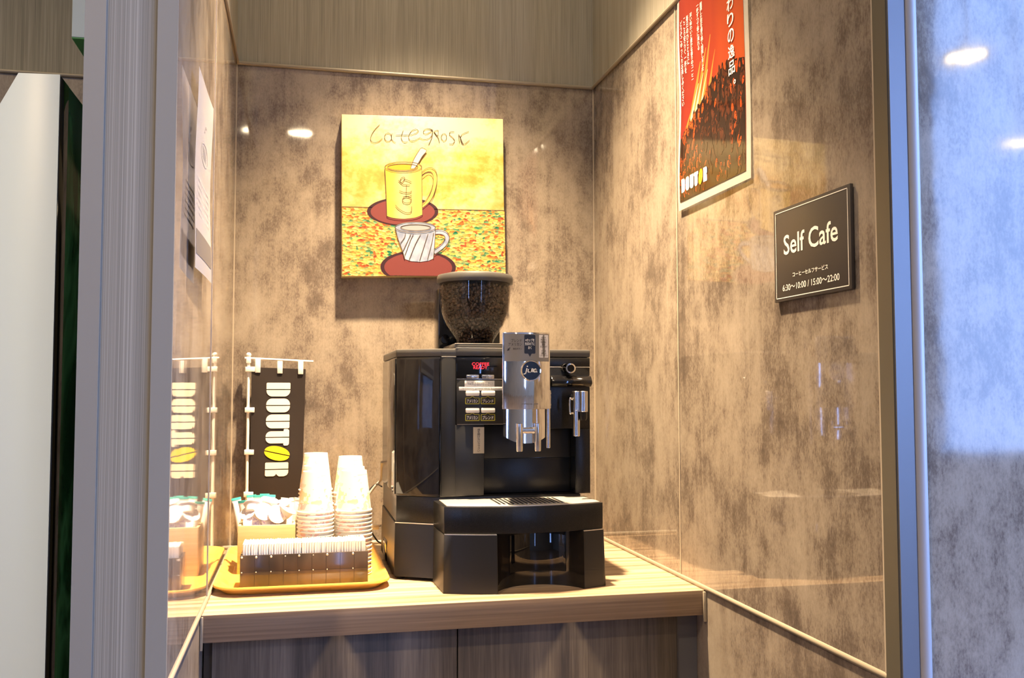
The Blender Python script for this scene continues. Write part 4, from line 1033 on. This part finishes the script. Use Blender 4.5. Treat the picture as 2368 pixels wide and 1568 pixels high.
E0, E1, E2, E3 = .030, .036, .945, .985
obj('poster_print', grid(qf(.0004), E0, E1, E2, E3, 10, 40), pr_m, ps, 'red printed picture')
HEAP = [(.033, .325), (.10, .345), (.142, .365), (.20, .385), (.246, .409), (.33, .43), (.411, .464), (.50, .495), (.598, .515), (.69, .523), (.772, .519), (.85, .51), (.942, .492)]
def heap_v(u_):
    for (a, c), (a2, c2) in zip(HEAP, HEAP[1:]):
        if a <= u_ <= a2: return c + (c2 - c) * (u_ - a) / (a2 - a)
    return .3
dark_pr = mat('dark_bean_print', (.020, .010, .007), .08); brown_pr = mat('brown_bean_print', (.075, .022, .010), .08); glow_pr = mat('orange_bean_print', (.42, .060, .012), .08); flame_pr = mat('pale_flame_print', (.66, .16, .035), .08); flame_hot = mat('cream_flame_print', (.90, .58, .28), .08)
b = BM()
for (a, c), (a2, c2) in zip(HEAP, HEAP[1:]):
    for j in range(8):
        poly(b, qf(.0007), [(a, E1 + (c - E1) * j / 8), (a2, E1 + (c2 - E1) * j / 8), (a2, E1 + (c2 - E1) * (j + 1) / 8), (a, E1 + (c - E1) * (j + 1) / 8)])
obj('printed_bean_heap', b, dark_pr, ps)
b = BM(); rs = random.Random(5); nb_ = 0
for i in range(430):
    u_ = rs.uniform(.045, .93); hv = heap_v(u_); v_ = rs.uniform(E1 + .012, hv + .006)
    L_, wd_ = rs.uniform(.042, .075), rs.uniform(.022, .036)
    d = hv - v_; p_ = rs.random(); edge = max(0, 1 - d / .12)
    k_ = 2 if p_ < (.14 + .30 * edge + (.18 if u_ < .3 else 0)) else (1 if p_ < .78 else 0)
    rot = rs.uniform(1.1, 2.0)
    def leaf(sx, sy, ox, oy):
        return [(u_ + (ox + p * sx) * math.cos(rot) - (oy + q * sy) * math.sin(rot) * .9, v_ + ((ox + p * sx) * math.sin(rot) + (oy + q * sy) * math.cos(rot)) * .70) for p, q in ell(0, 0, 1, 1, 14)]
    pts = leaf(L_ / 2, wd_ / 2, 0, 0)
    if all(E0 < p < E2 and E1 < q < .60 for p, q in pts):
        o_ = .00075 + .0000006 * i
        poly(b, qf(o_), pts, k_)
        if k_ == 2: poly(b, qf(o_ + .0000002), leaf(L_ * .42, wd_ * .36, -.002, -.003), 1 if rs.random() < .7 else 0)
        elif k_ == 1: poly(b, qf(o_ + .0000002), leaf(L_ * .44, wd_ * .40, .001, -.002), 0)
        if rs.random() < .15: poly(b, qf(o_ + .0000004), leaf(L_ * .18, wd_ * .08, .004, wd_ * .3), 2)
obj('printed_beans', b, [dark_pr, brown_pr, glow_pr], ps)
b = BM()
for j, (u0, v0, u1, v1, w0, w1, k_) in enumerate(((.21, .375, .345, .62, .11, .014, 0), (.29, .40, .43, .66, .10, .012, 0), (.38, .43, .50, .70, .09, .010, 0), (.47, .46, .56, .62, .05, .006, 0), (.20, .375, .31, .53, .060, .006, 1), (.27, .40, .385, .56, .050, .006, 1), (.36, .44, .45, .56, .028, .004, 1), (.12, .345, .21, .44, .04, .006, 0))):
    P = []; n = 10
    for s in range(n + 1):
        t = s / n; cu_ = u0 + (u1 - u0) * t ** 1.4; cv = v0 + (v1 - v0) * t; ww = w0 + (w1 - w0) * t ** .7; P.append((cu_, cv, ww))
    for s in range(n):
        (a, c, w1_), (a2, c2, w2_) = P[s], P[s + 1]
        poly(b, qf(.00055 + .00001 * j), [(a - w1_ / 2, c), (a + w1_ / 2, c), (a2 + w2_ / 2, c2), (a2 - w2_ / 2, c2)], k_)
obj('printed_flames', b, [flame_pr, flame_hot], ps)
tf = qf(.0016)
for i, ch in enumerate('こだわりの逸品。'):
    vc = .885 - i * .0663
    s = .036 if i < 7 else .012
    text('lettering', ch, tf, (.785 - s * 1.15 + (.035 if i == 7 else 0), vc - s * .78, .785 + s * 1.15 + (.035 if i == 7 else 0), vc + s * .78), ps, white_ink, bold=.012)
colsx = [(.385, .875, .569, '厳選した豆を香り高く焙煎しました'), (.333, .875, .674, '一杯ずつ丁寧に淹れる'), (.228, .871, .566, '深い味わいと豊かな香りのコーヒー'), (.172, .875, .649, '毎日のひとときに'), (.126, .875, .619, 'こころ安らぐ一杯を'), (.073, .874, .478, 'どうぞごゆっくりお楽しみください')]
for (uc, vt_, vb_, s) in colsx:
    text('lettering', '\n'.join(s), tf, (uc - .017, vb_, uc + .017, vt_), ps, white_ink, line=.92)
A_, Y_, Z_ = logo(lambda p, q: tf(.068 + p / QW, .0745 + q / QH), 0, 0, .0262, ps, w_frac=.62, gap=.13)
obj('lettering', A_, white_ink, ps); obj('lettering', Z_, white_ink, ps); obj('bean_letter', Y_, mat('orange_ink', (.80, .36, .02), .4), ps, 'orange bean-shaped letter')

# dark sign on the right wall
sg = thing('cafe_sign', 'dark brown rectangular sign with thin white frame and cafe opening hours, on the right wall', 'sign', (W, -1.037, .493))
Y0s, Y1s, Z0s, Z1s = -.9335, -1.1415, .4935, .6345
obj('plate', box(BM(), W - .0062, W - .0012, Y1s, Y0s, Z0s, Z1s, 0, .0006), sign_dark, sg)
gf = lambda off: plane_fn((W - .0062 - off, Y0s, Z0s), (0, -1, 0), (0, 0, 1))
b = BM()
for (x0, y0, x1, y1) in ((.0058, .0046, .2022, .0058), (.0058, .1352, .2022, .1364), (.0058, .0046, .0070, .1364), (.2010, .0046, .2022, .1364)): poly(b, gf(.0003), [(x0, y0), (x1, y0), (x1, y1), (x0, y1)])
obj('border_line', b, white_ink, sg)
text('lettering', 'Self Cafe', gf(.0004), (.0305, .0690, .1775, .0990), sg, white_ink, bold=.012)
text('lettering', 'コーヒーセルフサービス', gf(.0004), (.0555, .0335, .1515, .0405), sg, white_ink, bold=.012)
text('lettering', '6:30～10:00 / 15:00～22:00', gf(.0004), (.0255, .0150, .1795, .0245), sg, white_ink, bold=.006)

# white paper notice curling off the left wall
NY0, NY1, NZ0, NZ1 = -.905, -.700, .5290, .8100
nf = lambda off: (lambda u_, v_: Vector((.0085 + .0035 * u_ + .0016 * math.cos(v_ * 6.28) + .0012 * math.sin(u_ * 3.1 + v_ * 2) + off, NY0 + (NY1 - NY0) * u_, NZ0 + (NZ1 - NZ0) * v_)))
nt_ = thing('paper_notice', 'white paper notice with dark band at its foot, curling off the glossy left wall', 'notice', (.008, -.80, NZ0))
b = grid(nf(0), 0, 0, 1, 1, 10, 24); bmesh.ops.solidify(b, geom=list(b.faces), thickness=.0004)
obj('paper_sheet', b, mat('notice_paper', (.50, .49, .49), .5), nt_)
obj('dark_band', grid(nf(.0003), .04, .075, .97, .20, 8, 3), mat('grey_band_ink', (.10, .09, .085), .6), nt_)
b = BM(); strip(b, nf(.0004), [(p, q) for p, q in ell(.52, .645, .22, .055, 28)] + [(.74, .645)], .010, k=1)
for q in (.62, .632, .645, .658, .67): poly(b, nf(.0004), [(.40, q), (.64, q), (.64, q + .006), (.40, q + .006)])
strip(b, nf(.0004), [(.46, .76), (.52, .775), (.50, .79), (.60, .80)], .010, k=3)
for q in (.46, .425, .39, .355, .32, .285):
    poly(b, nf(.0004), [(.2, q), (.85, q), (.85, q + .012), (.2, q + .012)])
obj('printed_marks', b, ink_grey, nt_)

# ---------------------------------------------------------------- at the left, beyond the partition
kx = -.168; ky = -.90
kf = [(kx, ky, ZF), (kx, ky, .7864), (-.2199, ky, .7850), (-.300, ky, .622), (-.300, ky, ZF)]
ki = thing('white_kiosk', 'tall white kiosk with slanted top corner and dark green side, left of the ribbed pillar', 'kiosk', (-.234, -.7, ZF))
obj('front_panel', extrude(BM(), kf, (0, .004, 0), 0, .0008), kiosk_white, ki)
bk = [(kx, ky + .0045, ZF), (kx, ky + .0045, .7855), (-.2195, ky + .0045, .7840), (-.2992, ky + .0045, .621), (-.2992, ky + .0045, ZF)]
obj('cabinet_body', extrude(BM(), bk, (0, .40, 0), 0, .001), green_glass, ki)
obj('edge_strip', box(BM(), kx - .0005, kx + .0012, ky + .001, ky + .045, ZF, .784, 0, .0004), blk_gloss, ki)
hb = thing('projecting_sign', 'white projecting box sign with green underside, upper left above the kiosk', 'sign box', (-.15, -.65, .8727))
obj('sign_case', box(BM(), -.178, -.1075, -.80, -.50, .8745, 1.30, 0, .002), kiosk_white, hb)
obj('underside', box(BM(), -.1775, -.108, -.7995, -.5005, .8727, .8744), green_flat, hb)
